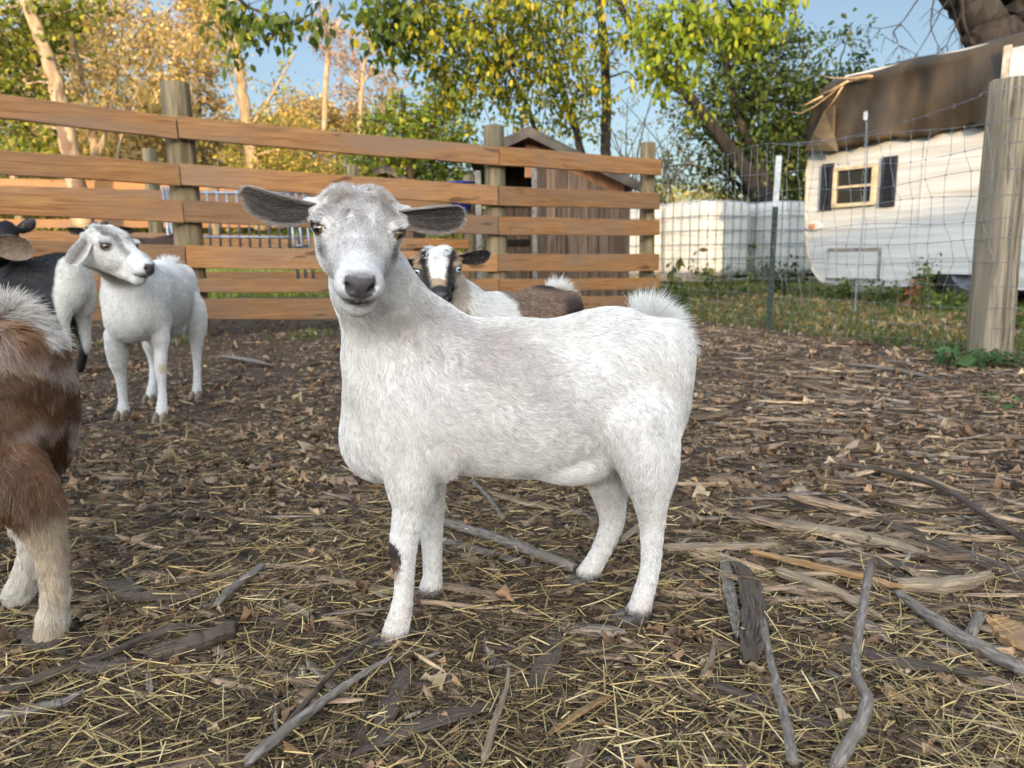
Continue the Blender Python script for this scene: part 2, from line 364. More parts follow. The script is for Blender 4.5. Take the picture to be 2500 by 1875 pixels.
def mat_eye():
    m, t, o = mat_new('goat_eye'); b = t.nodes.new('ShaderNodeBsdfPrincipled'); at = t.nodes.new('ShaderNodeAttribute'); at.attribute_name = 'Col'
    t.links.new(at.outputs['Color'], b.inputs['Base Color']); b.inputs['Roughness'].default_value = .05; b.inputs['Coat Weight'].default_value = 1
    b.inputs['Coat Roughness'].default_value = .02; t.links.new(b.outputs[0], o.inputs[0]); return m
M_EYE = mat_eye()
def eyeball(parent, c, gaze, up, r, iris):
    n, m = 40, 40; th = np.linspace(0, np.pi, n); ph = np.arange(m) * 2 * np.pi / m
    g = nrm(gaze); h = nrm(np.cross(up, g)); v = np.cross(g, h)
    D = (np.cos(th)[:, None, None] * g + (np.sin(th)[:, None] * np.cos(ph))[..., None] * h + (np.sin(th)[:, None] * np.sin(ph))[..., None] * v).reshape(-1, 3)
    x = D @ h; y = D @ v; z = D @ g
    V = c + r * D * (1 + .06 * np.clip((z - .75) / .25, 0, 1))[:, None]
    col = np.tile(np.array((.06,.045,.035)), (len(D), 1)); ir = (z > .55); col[ir] = iris
    col[ir & (z < .66)] = np.array(iris) * .35
    col[(z > .5) & (np.abs(x) < .46) & (np.abs(y - .05) < .27)] = (.004,.004,.005)
    F = np.array([(i*m+j, (i+1)*m+j, (i+1)*m+(j+1) % m, i*m+(j+1) % m) for i in range(n-1) for j in range(m)])
    mesh_obj('eye', V, F, M_EYE, parent, col=col, smooth=True)
def hoof(parent, p, fwd, s, mat=None):
    fwd = nrm((fwd[0], fwd[1], 0)); side = np.array([-fwd[1], fwd[0], 0]); mb = MB(); n, m = 9, 14
    for e in (-1, 1):
        c = np.array([p[0], p[1], 0]) + side * e * .0098 * s
        th = np.linspace(0, np.pi / 2, n); ph = np.arange(m) * 2 * np.pi / m; V = []
        for a in th:
            for q in ph:
                rr = math.cos(a) ** .6; fx = math.cos(q); fy = math.sin(q)
                V.append(c + fwd * (rr * fx * (.030 if fx > 0 else .017) * s + .007*s*math.cos(a)) + side * rr * fy * .0092 * s + np.array([0, 0, .027 * s * math.sin(a)]))
        F = [(i*m+j, i*m+(j+1) % m, (i+1)*m+(j+1) % m, (i+1)*m+j) for i in range(n-1) for j in range(m)] + [tuple(range(m))[::-1]]
        mb.add(V, F)
    mb.build('hoof', mat or M_HOOF, parent, smooth=True)
def make_hair(name, parent, roots, dirs, norms, lens, cols, rad, lift=.35, npt=5, sag=0.0):
    N = len(roots); t = np.linspace(0, 1, npt)[None, :, None]
    up = lift * (t - .45 * t * t)
    pts = roots[:, None] + lens[:, None, None] * (dirs[:, None] * t * (1 - .15 * lift) + norms[:, None] * up) 
    pts[:, :, 2] -= (sag * lens[:, None] * np.linspace(0, 1, npt)[None] ** 2)
    hc = bpy.data.hair_curves.new(name); hc.add_curves([npt] * N)
    hc.attributes['position'].data.foreach_set('vector', pts.astype(np.float32).ravel())
    if 'radius' not in hc.attributes: hc.attributes.new('radius', 'FLOAT', 'POINT')
    prof = np.array([1, 1, .9, .65, .15]) if npt == 5 else np.linspace(1, .15, npt)
    rr = (rad if np.ndim(rad) else np.full(N, rad))[:, None] * prof[None]
    hc.attributes['radius'].data.foreach_set('value', rr.astype(np.float32).ravel())
    a = hc.attributes.new('Col', 'FLOAT_COLOR', 'CURVE'); c = np.ones((N, 4), np.float32); c[:, :3] = np.clip(cols, 0, 1)
    a.data.foreach_set('color', c.ravel()); hc.materials.append(M_FUR)
    return link(bpy.data.objects.new(name, hc), parent)

def goat(label, loc_, yaw, scale, seed, nhair, head_pos, head_f, head_roll, colour, group=None, ears=None, hs=1.0, fl=.013,
         h_body=.0045, h_head=.0025, radm=.00022, leg_shift=None, iris=(.13,.085,.03), hmat=None, tail='up', neckw=(77, 128), neck_mid=None, leghair=.007,
         dark=.0, legr=1.0, visible=None, leg_l=None, tail_L=.048, tdir=(-.10, .88), toff=(0, 0)):
    gr = np.random.default_rng(seed)
    e = empty('goat', loc_, yaw, scale); tag(e, label, 'goat', group)
    prims = torso_prims(fl)
    feet = []
    for i, (nm, pts) in enumerate(LEGS.items()):
        ch = chain([(a_, b_, c_, r_ * (legr if j_ > 1 else .5 + .5 * legr)) for j_, (a_, b_, c_, r_) in enumerate(pts)], L=leghair, d=(0, 0, -1))
        if leg_shift and nm in leg_shift:
            dx, dy = leg_shift[nm]; n = len(ch); tt = np.clip(np.linspace(0, 1, n + 1) * 4, .25, 1)
            for j, q in enumerate(ch): q['a'] = q['a'] + np.array([dx, dy, 0]) * tt[j]; q['b'] = q['b'] + np.array([dx, dy, 0]) * tt[j+1]
        ch[-1]['b'][2] = max(ch[-1]['b'][2], .029); ch[-1]['rb'] *= .80; ch[-1]['ra'] *= .92; prims += ch; feet.append((ch[-1]['b'], nm))
    HM = head_matrix(np.array(head_pos), head_f, head_roll)
    hp = [xf(q, HM, hs) for q in head_prims()]; hsb = [xf(q, HM, hs) for q in head_subs()]
    back = HM[:3, 3] - HM[:3, 1] * .028 * hs - HM[:3, 2] * .030 * hs
    c0 = loc(950, 830, .955); c1 = loc(1005, 812, .965)
    mid = np.array(neck_mid) if neck_mid is not None else (back * .5 + c0 * .5 + np.array([0, 0, .004]))
    nd = nrm(c0 - back) * .9 + np.array([.35, 0, -.2])
    rn = m_(neckw[0] * .62) * 1.0
    prims += [con(back, mid, .043 * hs, m_(neckw[0]), k=.03, d=nd, L=fl), con(mid, c0, m_(neckw[0]), m_(neckw[1] - 16), k=.03, d=nd, L=fl),
              con(mid, c1, m_(neckw[0] - 12), m_(100), k=.04, d=nd, L=fl)]
    tb = loc(1562, 838, 1.02) + np.array([toff[0], 0, toff[1]])
    if tail == 'up': tq = [con(tb, tb + np.array([.016, 0, .016]), .018, .012, k=.02, d=(.55, 0, .8), L=tail_L), con(tb + np.array([.016, 0, .016]), tb + np.array([.030, 0, .0]), .012, .009, k=.01, d=(.9, 0, .1), L=tail_L)]
    else: tq = [con(tb + np.array([0, 0, .0]), tb + np.array([.035, 0, -.03]), .018, .010, k=.02, d=(.4, 0, -.8), L=tail_L*.8)]
    allp = prims + tq + hp + hsb
    bx = [prim_box(q, .01) for q in allp if not q['sub']]
    lo = np.min([b[0] for b in bx], 0); hi = np.max([b[1] for b in bx], 0)
    V1, F1 = surface_net(field(allp, lo, hi, h_body), lo, h_body)
    hb = [prim_box(q, .006) for q in hp]; hlo = np.min([b[0] for b in hb], 0); hhi = np.max([b[1] for b in hb], 0)
    V2, F2 = surface_net(field(allp, hlo, hhi, h_head), hlo, h_head)
    inb = ((V1 > hlo + h_body * .9) & (V1 < hhi - h_body * .9)).all(1); F1 = F1[~inb[F1].all(1)]
    # trim head grid border
    Vn = np.concatenate([V1, V2]); Fn = np.concatenate([F1, F2 + len(V1)])
    Nv = vnormals(Vn, Fn); kind = np.zeros(len(Vn))
    used = np.zeros(len(Vn), bool); used[Fn.ravel()] = True
    # ears, joined into the same body mesh
    earinfo = []; base = len(Vn); VV = [Vn]; FF = [Fn]; NN = [Nv]
    edefs = ears or [dict(e=-1, ax=(-1, -.1, .25), n=(0, 1, -.1)), dict(e=1, ax=(1, -.1, .1), n=(0, 1, -.1))]
    for d in edefs:
        b0 = HM[:3, :3] @ (np.array([d['e'] * .044, -.012, .010]) * hs) + HM[:3, 3]
        eV, eF, T, U, sd_, a = ear_mesh(b0, HM[:3, :3] @ np.array(d['ax'], float), HM[:3, :3] @ np.array(d['n'], float), d.get('L', .086) * hs, d.get('W', .0205) * hs, d.get('curl', .5))
        en = vnormals(eV, eF); VV.append(eV); FF.append(eF + base); NN.append(en); earinfo.append((base, len(eV), T, U, sd_, a)); base += len(eV)
    V = np.concatenate(VV); F = np.concatenate(FF); Nn = np.concatenate(NN)
    H = ((V - HM[:3, 3]) @ HM[:3, :3]) / hs
    ear = np.zeros(len(V)); eT = np.zeros(len(V)); eU = np.zeros(len(V)); eS = np.zeros(len(V)); eA = np.zeros((len(V), 3))
    for b_, n_, T, U, sd_, a in earinfo: ear[b_:b_+n_] = 1; eT[b_:b_+n_] = T; eU[b_:b_+n_] = U; eS[b_:b_+n_] = sd_; eA[b_:b_+n_] = a
    def headmask(h): return np.clip((.075 - np.linalg.norm(h - np.array([0, .045, -.01]), axis=1) * .62) / .02 + .5, 0, 1)
    feet_p = np.array([f for f, _ in feet])
    ctx = dict(seed=seed, feet=feet_p, HM=HM)
    def nosemask(h):
        w_ = .0178 + .25 * np.clip(h[:, 2] + .014, -.02, 0)
        return (h[:, 1] > .116) & (np.abs(h[:, 0]) < np.where(h[:, 2] > -.020, .0162, .0162 - 1.0 * np.abs(h[:, 2] + .020))) & (h[:, 2] < -.003) & (h[:, 2] > -.029) & (h[:, 1] > .124 - .25 * (.0178 - np.abs(h[:, 0])))
    def colours(p, h, er, t, u, s, n):
        c = colour(p, h, gr, ctx)
        nm = nosemask(h); c[nm] = np.array((.095,.085,.09))
        ln = (np.abs(h[:, 2] + .0385 - 5 * h[:, 0] ** 2) < .0016) & (h[:, 1] > .100) & (np.abs(h[:, 0]) < .022); c[ln] = (.035,.028,.03)
        ed = np.minimum(np.linalg.norm(h - EYE, axis=1), np.linalg.norm(h - EYE * np.array([-1,1,1]), axis=1))
        k = np.clip((.0145 - ed) / .003, 0, 1)[:, None]; c = c * (1 - k) + np.array((.045,.035,.032)) * k
        ib = er > .5
        if ib.any():
            c[ib] = ctx['ear'](t[ib], u[ib], s[ib], gr)
        return c, nm, ed
    cs, nm, ed = colours(V, H, ear, eT, eU, eS, len(V))
    # face only used verts
    body = mesh_obj('body', V, F, M_SKIN, e, col=cs * (.80 if not dark else 1), smooth=True)
    mxs = HM[:3, :3]
    for q in (-1, 1):
        c = HM[:3, :3] @ (EYE * np.array([q, 1, 1]) * hs) + HM[:3, 3]
        eyeball(e, c, mxs @ nrm((q * .60, .78, .02)), mxs @ np.array([0, 0, 1.0]), .0096 * hs, iris)
    for f, nm_ in feet: hoof(e, f + np.array([-.006, 0, 0]), (-1, 0, 0), 1.0, hmat)
    # ---- fur
    if nhair:
        ar = np.linalg.norm(np.cross(V[F[:, 1]] - V[F[:, 0]], V[F[:, 3]] - V[F[:, 0]]), axis=1)
        hm = headmask(H); fh = hm[F].mean(1); wt = ar * (1 + 2.2 * fh) * np.where(ear[F[:, 0]] > .5, 1.6, 1)
        if visible is not None: wt = wt * visible(V[F].mean(1))
        wt[~np.isfinite(wt)] = 0; fi = gr.choice(len(F), nhair, p=wt / wt.sum())
        a_, b_ = gr.random(nhair)[:, None], gr.random(nhair)[:, None]
        q = F[fi]; W4 = [(1-a_)*(1-b_), a_*(1-b_), a_*b_, (1-a_)*b_]
        mixv = lambda X: sum(W4[i] * X[q[:, i]] for i in range(4))
        p = mixv(V); n = nrm(mixv(Nn)); h = ((p - HM[:3, 3]) @ HM[:3, :3]) / hs
        er = ear[q[:, 0]]; et = mixv(eT[:, None])[:, 0]; eu = mixv(eU[:, None])[:, 0]; es = eS[q[:, 0]]
        D = np.zeros((nhair, 3)); Ln = np.zeros(nhair); Ws = np.zeros(nhair)
        for pr in prims + tq + hp:
            if pr['d'] is None: continue
            wgt = np.exp(-np.clip(prim_sdf(pr, p), -.02, None) / (.006 if pr['L'] < .009 else .013)) * (2 if pr['L'] < .009 else 1); dd = np.array(pr['d'], float)
            D += wgt[:, None] * nrm(dd); Ln += wgt * pr['L']; Ws += wgt
        Ln /= Ws + 1e-12; D = nrm(D)
        # forehead hair parts outwards from the middle of the face
        fm = (np.abs(h[:, 1] - .03) < .07) & (h[:, 2] > -.03); D[fm] += (HM[:3, 0][None] * (h[fm, 0] / .035)[:, None]) * .7
        sw = 1.0
        nz = np.stack([wnoise(p, 70, seed + 1, 2), wnoise(p, 70, seed + 2, 2), wnoise(p, 70, seed + 3, 2)], 1)
        nz2 = np.stack([wnoise(p, 300, seed + 4, 1), wnoise(p, 300, seed + 5, 1), wnoise(p, 300, seed + 6, 1)], 1)
        D = D + .30 * nz + .22 * nz2 + gr.normal(size=(nhair, 3)) * .11
        ib = er > .5
        D[ib] = eA[q[ib, 0]] * .9 + gr.normal(size=(ib.sum(), 3)) * .22 + np.cross(eA[q[ib, 0]], n[ib]) * (-eu[ib] * .5)[:, None] * 0
        D = nrm(D - n * (D * n).sum(1)[:, None] * .97)
        Ln = Ln * (.75 + .5 * gr.random(nhair))
        Ln[ib] = np.where(es[ib] > .5, .011 * (1 - .45 * et[ib]), .004) * (.6 + .7 * gr.random(ib.sum()))
        c, nm2, ed2 = colours(p, h, er, et, eu, es, nhair)
        tl = np.zeros(nhair, bool)
        tt = p - tb; tl = (tt[:, 0] > -.006) & (np.abs(tt[:, 1]) < .022) & (tt[:, 2] > -.012) & (tt[:, 2] < .09) if tail == 'up' else tl
        keep = ~nm2 & (ed2 > .0108) & (p[:, 2] > .019) & ~((np.abs(h[:, 2] + .0385 - 5 * h[:, 0] ** 2) < .0011) & (h[:, 1] > .10) & (np.abs(h[:, 0]) < .021))
        # whites get scattered grey and tan hairs
        c = c * (1 + .13 * gr.normal(size=(nhair, 1))) * np.where(gr.random(nhair) < .10, .62, 1.0)[:, None]
        lift = np.full(nhair, .30); 
        p, n, D, Ln, c, h = p[keep], n[keep], D[keep], Ln[keep], c[keep], h[keep]; tl = tl[keep]; ib = ib[keep]
        mz = np.clip((h[:, 1] - .085) / .02, 0, 1) * headmask(h) * ~ib; Ln = Ln * (1 - .3 * mz)
        make_hair('fur', e, p[~tl] - n[~tl] * .0008, D[~tl], n[~tl], Ln[~tl], c[~tl], radm)
        if tl.any():
            k = 3; pp = np.repeat(p[tl], k, 0); nn = np.repeat(n[tl], k, 0); cc = np.repeat(c[tl], k, 0); M = len(pp)
            rel = pp - tb; lp = Ln[tl].repeat(k) * (.45 + .8 * gr.random(M) ** 1.5) * (1 + 10 * np.clip(.022 - np.abs(rel[:, 0] - .004), 0, .03))
            dd = nrm(np.stack([rel[:, 0] * 22 + tdir[0], rel[:, 1] * 22, tdir[1] - rel[:, 0] * 26], 1) + gr.normal(size=(M, 3)) * .17 + np.repeat(gr.normal(size=(max(1, M // 24) + 1, 3)), 24, 0)[:M] * .16 + nn * .38)
            pp = pp + gr.normal(size=(M, 3)) * .0015
            make_hair('tail_hair', e, pp, dd, nn, lp, ctx.get('tail', lambda c, g: c)(cc, gr), radm * .95, lift=.10, sag=.12)
    return e
# ================================================================ terrain
def sstep(x, a, b): t = np.clip((x - a) / (b - a), 0, 1); return t * t * (3 - 2 * t)
def terrain(x, y):
    x = np.asarray(x, float); y = np.asarray(y, float)
    left = sstep(-x + .10 * y, -1.5, 1.5)                       # the pasture climbs behind the board fence
    z = left * (sstep(y, 9, 22) * 1.5 + sstep(y, 22, 60) * 3.0) + (1 - left) * (sstep(y, 16, 60) * 1.2)
    q = np.stack([x, y, 0 * x], -1).reshape(-1, 3)
    pen = np.clip((12 - y) / 8, 0, 1)
    z = z + .012 * wn2(q, 1.2, 5).reshape(x.shape) + (.004 + .006 * (1 - pen)) * wn2(q, 6, 6).reshape(x.shape)
    return z
def wn2(q, f, seed):
    r = np.random.default_rng(seed); o = np.zeros(len(q))
    for i in range(8):
        k = r.normal(size=2); k = k / np.linalg.norm(k) * f * (.6 + .9 * r.random()); o += np.sin(q[:, 0] * k[0] + q[:, 1] * k[1] + r.random() * 6.28)
    return o / 2.8
def grid_sheet(xs, ys, zf):
    X, Y = np.meshgrid(xs, ys, indexing='ij'); Z = zf(X, Y); n, m = X.shape
    V = np.stack([X, Y, Z], -1).reshape(-1, 3); i, j = np.meshgrid(np.arange(n-1), np.arange(m-1), indexing='ij'); a = (i*m+j).ravel()
    return V, np.stack([a, a+m, a+m+1, a+1], 1)
def mat_ground():
    m, t, o = mat_new('soil'); N = t.nodes; L = t.links
    b = N.new('ShaderNodeBsdfPrincipled'); b.inputs['Roughness'].default_value = .95; b.inputs['Specular IOR Level'].default_value = .15
    tc = N.new('ShaderNodeTexCoord')
    def noise(s, d=6, st=(1,1,1)):
        mp = N.new('ShaderNodeMapping'); mp.inputs['Scale'].default_value = st; L.new(tc.outputs['Object'], mp.inputs[0])
        n = N.new('ShaderNodeTexNoise'); n.inputs['Scale'].default_value = s; n.inputs['Detail'].default_value = d; L.new(mp.outputs[0], n.inputs['Vector']); return n.outputs['Fac']
    def ramp(f, p0, p1, c0, c1):
        r = N.new('ShaderNodeValToRGB'); r.color_ramp.elements[0].position = p0; r.color_ramp.elements[1].position = p1
        r.color_ramp.elements[0].color = (*c0, 1); r.color_ramp.elements[1].color = (*c1, 1); L.new(f, r.inputs[0]); return r.outputs[0]
    def mix(a, b_, f):
        x = N.new('ShaderNodeMix'); x.data_type = 'RGBA'; L.new(a, x.inputs['A']); L.new(b_, x.inputs['B']); L.new(f, x.inputs[0]); return x.outputs['Result']
    soil = ramp(noise(26, 10), .35, .7, (.016,.012,.009), (.060,.044,.032))
    soil = mix(soil, ramp(noise(140, 6), .3, .7, (.05,.035,.025), (.20,.15,.10)), noise(3))
    at = N.new('ShaderNodeAttribute'); at.attribute_name = 'Col'; sp = N.new('ShaderNodeSeparateColor'); L.new(at.outputs['Color'], sp.inputs[0])
    turf = ramp(noise(30, 8), .35, .65, (.035,.045,.018), (.12,.115,.045))
    past = ramp(noise(2.5, 8), .35, .65, (.13,.16,.03), (.24,.23,.07))
    c = mix(soil, turf, sp.outputs[0]); c = mix(c, past, sp.outputs[1])
    L.new(c, b.inputs['Base Color'])
    bp = N.new('ShaderNodeBump'); bp.inputs['Strength'].default_value = 1; bp.inputs['Distance'].default_value = .012; L.new(noise(60, 10), bp.inputs['Height']); L.new(bp.outputs[0], b.inputs['Normal'])
    L.new(b.outputs[0], o.inputs[0]); return m
# the wire fence line on the ground (post at the end of the boards -> steel post -> round post -> on past the frame)
W0, W1, W2 = G(1612, 762), G(1878, 808), G(2412, 886)
W0[1] = 6.35; W0[0] = (1600 - 1250) / FPX * 6.45
W3 = W2 + (W2 - W1) * .7
def beyond_wire(x, y):                   # signed distance outside the wire fence (positive = grass side)
    a, b = W1[:2], W2[:2]; n = np.array([b[1] - a[1], -(b[0] - a[0])]); n = -n / np.linalg.norm(n)
    if n[0] < 0: n = -n
    d1 = (x - a[0]) * n[0] + (y - a[1]) * n[1]
    a2, b2 = W0[:2], W1[:2]; n2 = np.array([-(b2[1] - a2[1]), (b2[0] - a2[0])]); n2 /= np.linalg.norm(n2)
    if n2[0] < 0: n2 = -n2
    d2 = (x - a2[0]) * n2[0] + (y - a2[1]) * n2[1]
    return np.where(y > W1[1], d2, d1)
xs = np.r_[-120, -80, -50, np.arange(-30, -8, 1.0), np.arange(-8, -3, .2), np.arange(-3, 3.5, .06), np.arange(3.5, 9, .15), np.arange(9, 30, 1.0), 40, 60, 90, 130]
ys = np.r_[-60, -30, -15, -8, -4, -2, -1, np.arange(-.4, .5, .1), np.arange(.5, 4, .05), np.arange(4, 9, .12), np.arange(9, 26, .5), np.arange(26, 70, 3.0), 90, 130, 200]
gV, gF = grid_sheet(xs, ys, terrain)
gc = np.zeros((len(gV), 3))
bw = beyond_wire(gV[:, 0], gV[:, 1]); qn = wn2(gV, 3, 9) * .15
gc[:, 0] = np.clip(sstep(bw + qn, -.12, .35) * (gV[:, 0] > 1.2) + sstep(gV[:, 1], 6.5, 8), 0, 1)
gc[:, 1] = sstep(gV[:, 1], 10, 12.5)
ground = mesh_obj('ground', gV, gF, mat_ground(), col=gc, smooth=True); tag(ground, kind='structure')

# ================================================================ litter: numpy-placed small pieces, one object per kind of litter
def scatter_mesh(name, tmplV, tmplF, pos, yaw, pitch, roll, sc, col, mat, label=None, parent=None, bend=None, smooth=False, kind='stuff', vcol=None):
    if kind == 'stuff':                  # nothing lies on top of the goats' feet
        kk = np.min(np.linalg.norm(pos[:, None, :2] - FEET_XY[None], axis=2), axis=1) > .030
        pos, yaw, pitch, roll, sc, col = pos[kk], yaw[kk], pitch[kk], roll[kk], sc[kk], col[kk]; bend = bend[kk] if bend is not None else None
    n = len(pos); T = np.broadcast_to(tmplV, (n,) + tmplV.shape[-2:]) * sc[:, None, :]; T0 = T
    if bend is not None: T = T.copy(); T[..., 2] += bend[:, None] * (T[..., 0] ** 2); 
    cy, sy, cp, sp, cr, sr = np.cos(yaw), np.sin(yaw), np.cos(pitch), np.sin(pitch), np.cos(roll), np.sin(roll)
    x, y, z = T[..., 0], T[..., 1], T[..., 2]
    y, z = y * cr[:, None] - z * sr[:, None], y * sr[:, None] + z * cr[:, None]
    x, z = x * cp[:, None] - z * sp[:, None], x * sp[:, None] + z * cp[:, None]
    x, y = x * cy[:, None] - y * sy[:, None], x * sy[:, None] + y * cy[:, None]
    V = np.stack([x, y, z], -1) + pos[:, None]
    k = tmplV.shape[-2]; F = (tmplF[None] + (np.arange(n) * k)[:, None, None]).reshape(-1, tmplF.shape[1])
    C = np.repeat(col, k, 0)
    if vcol is not None: C = C * np.tile(vcol, n)[:, None]
    o = mesh_obj(name, V.reshape(-1, 3), F, mat, parent, col=C, smooth=smooth, lc=(T0 + (np.arange(n) * .37)[:, None, None]).reshape(-1, 3) if mat is M_WOOD_L else None)
    if label: tag(o, label)
    if kind: o['kind'] = kind
    return o
def view_points(n, y0, y1, r, power=1.6, margin=1.12, seed=0):   # ground points in the wedge in front of the camera, denser nearby
    g = np.random.default_rng(seed); u = g.random(n); y = y0 * (y1 / y0) ** (u ** (1 / power) if power != 1 else u)
    x = (g.random(n) * 2 - 1) * (y * .72 + .12) * margin; return x, y, g
FEET_XY = np.array([G(x, y)[:2] for x, y in ((960,1580),(1050,1472),(1552,1540),(1427,1445),(175,1575),(50,1515),(275,1045),(383,1030),(418,960),(470,980))])
M_LITTER = mat_basic('litter', (.78,.78,.78), (1.1,1.1,1.1), scale=90, rough=.85, attr=True, bump=.001, transl=.0)
M_WOOD_L = mat_grain('wood_litter', (.28,.26,.24), (1.7,1.6,1.48), st=(30, 500, 500), bump=.0010)
def palette(g, n, cols, wts, jit=.16):
    c = np.array(cols)[g.choice(len(cols), n, p=np.array(wts) / sum(wts))]; return c * (1 + jit * g.normal(size=(n, 1))).clip(.5, 1.6)
DENS = 1.0
def gz(x, y): return terrain(x, y)
def strawness(x, y): # hay lies thick in front, thins out to the right and towards the back
    return np.clip(1.15 - sstep(y + .55 * np.clip(x, 0, 9) + .10 * wn2(np.stack([x, y, 0*x], -1), 5, 3), 1.15, 3.0), .10, 1)
# hay: bent narrow ribbons
rib = np.array([[-.5,-.5,0],[-.5,.5,0],[-.17,-.5,.0],[-.17,.5,.0],[.17,-.5,.0],[.17,.5,.0],[.5,-.35,0],[.5,.35,0]], float)
ribF = np.array([[0,2,3,1],[2,4,5,3],[4,6,7,5]])
def hay(n, seed, y0, y1, lens, wid, zmax, palr, wts, name, label):
    x, y, g = view_points(int(n * DENS), y0, y1, 0, 1.0, seed=seed)
    k = g.random(len(x)) < strawness(x, y) * np.clip(.9 + .5 * wn2(np.stack([x, y, 0*x], -1), 9, seed + 30), .45, 1); x, y = x[k], y[k]; n = len(x)
    L = g.lognormal(np.log(lens), .5, n).clip(.012, .16); w_ = wid * (.5 + g.random(n)) * (1 + .2 * y)
    pos = np.stack([x, y, gz(x, y) + .002 + zmax * g.random(n) ** 1.5], 1)
    scatter_mesh(name, rib, ribF, pos, g.normal(.25, 1.0, n) + (g.random(n) < .35) * g.random(n) * 6.28, g.normal(0, .10, n), g.normal(0, .5, n), np.stack([L, w_, L], 1),
                 palette(g, n, palr, wts), M_LITTER, label, bend=g.normal(0, 1, n) * 2.2 * np.minimum(1, .05 / L))
hay(160000, 1, .55, 4.2, .026, .0009, .013, [(.155,.108,.052),(.26,.185,.09),(.075,.052,.030),(.035,.027,.018)], [3,1.5,4,3.5], 'hay', 'dull trampled hay covering the ground of the pen')
hay(27000, 2, .55, 3.4, .036, .0011, .022, [(.44,.315,.13),(.60,.46,.235),(.31,.21,.09),(.32,.26,.12)], [3,1.3,3,2], 'straw', 'pale yellow straw strewn over the foreground')
# bark and wood chips: tapered splinters
chipV = np.array([[-.5,-.20,-.5],[-.28,-.5,-.5],[.25,-.46,-.5],[.5,-.05,-.5],[.30,.45,-.5],[-.3,.5,-.5],
                  [-.47,-.16,.4],[-.26,-.42,.5],[.22,-.40,.5],[.46,-.03,.3],[.27,.38,.5],[-.27,.40,.45]], float)
chipF4 = np.array([[i, (i+1) % 6, 6+(i+1) % 6, 6+i] for i in range(6)] + [[6,7,8,9],[6,9,10,11]])
def chips(n, seed, y0, y1, lens, asp, pal, wts, name, label, zmax=.010, keep=None, coherent=.6, cap=.2):
    x, y, g = view_points(int(n * DENS), y0, y1, 0, 1.0, seed=seed)
    kk = np.ones(len(x), bool) if keep is None else g.random(len(x)) < keep(x, y); kk &= beyond_wire(x, y) < .05 + .15 * g.random(len(x))
    kk &= g.random(len(x)) < np.clip(.80 + .6 * wn2(np.stack([x, y, 0*x], -1), 7, seed), .35, 1); x, y = x[kk], y[kk]; n = len(x); L = g.lognormal(np.log(lens), .55, n).clip(.008, cap); w_ = L * asp * (.5 + g.random(n))
    th = np.clip(w_ * .35, .0012, .008)
    yaw = np.where(g.random(n) < coherent, -.42 + g.normal(0, .38, n) + .25 * wn2(np.stack([x, y, 0*x], -1), 2, 8), g.random(n) * 6.28)
    pos = np.stack([x, y, gz(x, y) + th * .5 + zmax * g.random(n) ** 2], 1)
    scatter_mesh(name, chipV, chipF4, pos, yaw, g.normal(0, .09, n), g.normal(0, .2, n), np.stack([L, w_, th], 1), palette(g, n, pal, wts), M_WOOD_L, label, bend=g.normal(0, .8, n))
wood = [(.11,.078,.054),(.17,.125,.09),(.27,.20,.14),(.055,.040,.03),(.36,.265,.17),(.19,.16,.135)]
rightish = lambda x, y: np.clip(.62 + 1.1 * sstep(x * .9 + y * .45, .5, 1.7), 0, 1)
chips(72000, 11, .6, 5.6, .019, .20, wood, [5,4,2.5,5,1.0,2], 'wood_chips', 'grey brown bark and wood chips covering the pen floor', keep=rightish)
chips(19000, 12, .75, 5.0, .062, .085, wood, [4,4,3,3,1.2,3], 'wood_splinters', 'long weathered wood splinters lying over the right of the pen', keep=lambda x, y: np.clip(.10 + 1.2 * sstep(x + y * .3, .55, 1.5), 0, 1), coherent=.8, zmax=.016)
chips(26000, 14, 1.3, 6.5, .018, .45, [(.10,.075,.055),(.20,.14,.095),(.06,.045,.035)], [3,2,3], 'bark_crumbs', 'small bark crumbs trodden into the far pen floor', coherent=.3)
# dead leaves: curled
u_ = np.linspace(-.5, .5, 6); pv = np.array([.03,.34,.5,.42,.24,.01])
leafV = np.array([[a, s * q * .75, .30 * abs(s) * q - .10 * (1 - abs(s))] for a, q in zip(u_, pv) for s in (-1, 0, 1)]); leafV = leafV + np.random.default_rng(3).normal(0, 1, leafV.shape) * [.03, .04, .10]; leafF = np.array([[i*3+j, (i+1)*3+j, (i+1)*3+j+1, i*3+j+1] for i in range(5) for j in range(2)])
M_DLEAF = mat_basic('dead_leaf', (.7,.7,.7), (1.15,1.1,1.05), scale=60, rough=.7, attr=True, bump=.001, transl=.2)
def dleaves(n, seed, y0, y1, size, pal, wts, name, label, keep=None, wire=True, zmax=.02, zf=None):
    x, y, g = view_points(int(n * DENS), y0, y1, 0, 1.0, seed=seed)
    kk = np.ones(len(x), bool) if keep is None else g.random(len(x)) < keep(x, y)
    x, y = x[kk], y[kk]; n = len(x); L = g.lognormal(np.log(size), .4, n).clip(.010, .075)
    pos = np.stack([x, y, gz(x, y) + .004 + zmax * g.random(n) ** 2], 1)
    scatter_mesh(name, leafV, leafF, pos, g.random(n) * 6.28, g.normal(0, .35, n), g.normal(0, .6, n) + (g.random(n) < .3) * 3.14, np.stack([L, L * (.25 + .45 * g.random(n)), L * (.7 + 1.6 * g.random(n))], 1),
                 palette(g, n, pal, wts, .2), M_DLEAF, label, smooth=False, bend=g.normal(0, 1, n) * 8)
browns = [(.33,.205,.115),(.24,.145,.085),(.43,.29,.17),(.14,.09,.06),(.48,.37,.24)]
dleaves(1300, 21, .6, 2.2, .016, browns, [3,3,2,3,1], 'dead_leaves', 'curled brown leaves scattered over the hay in the foreground')
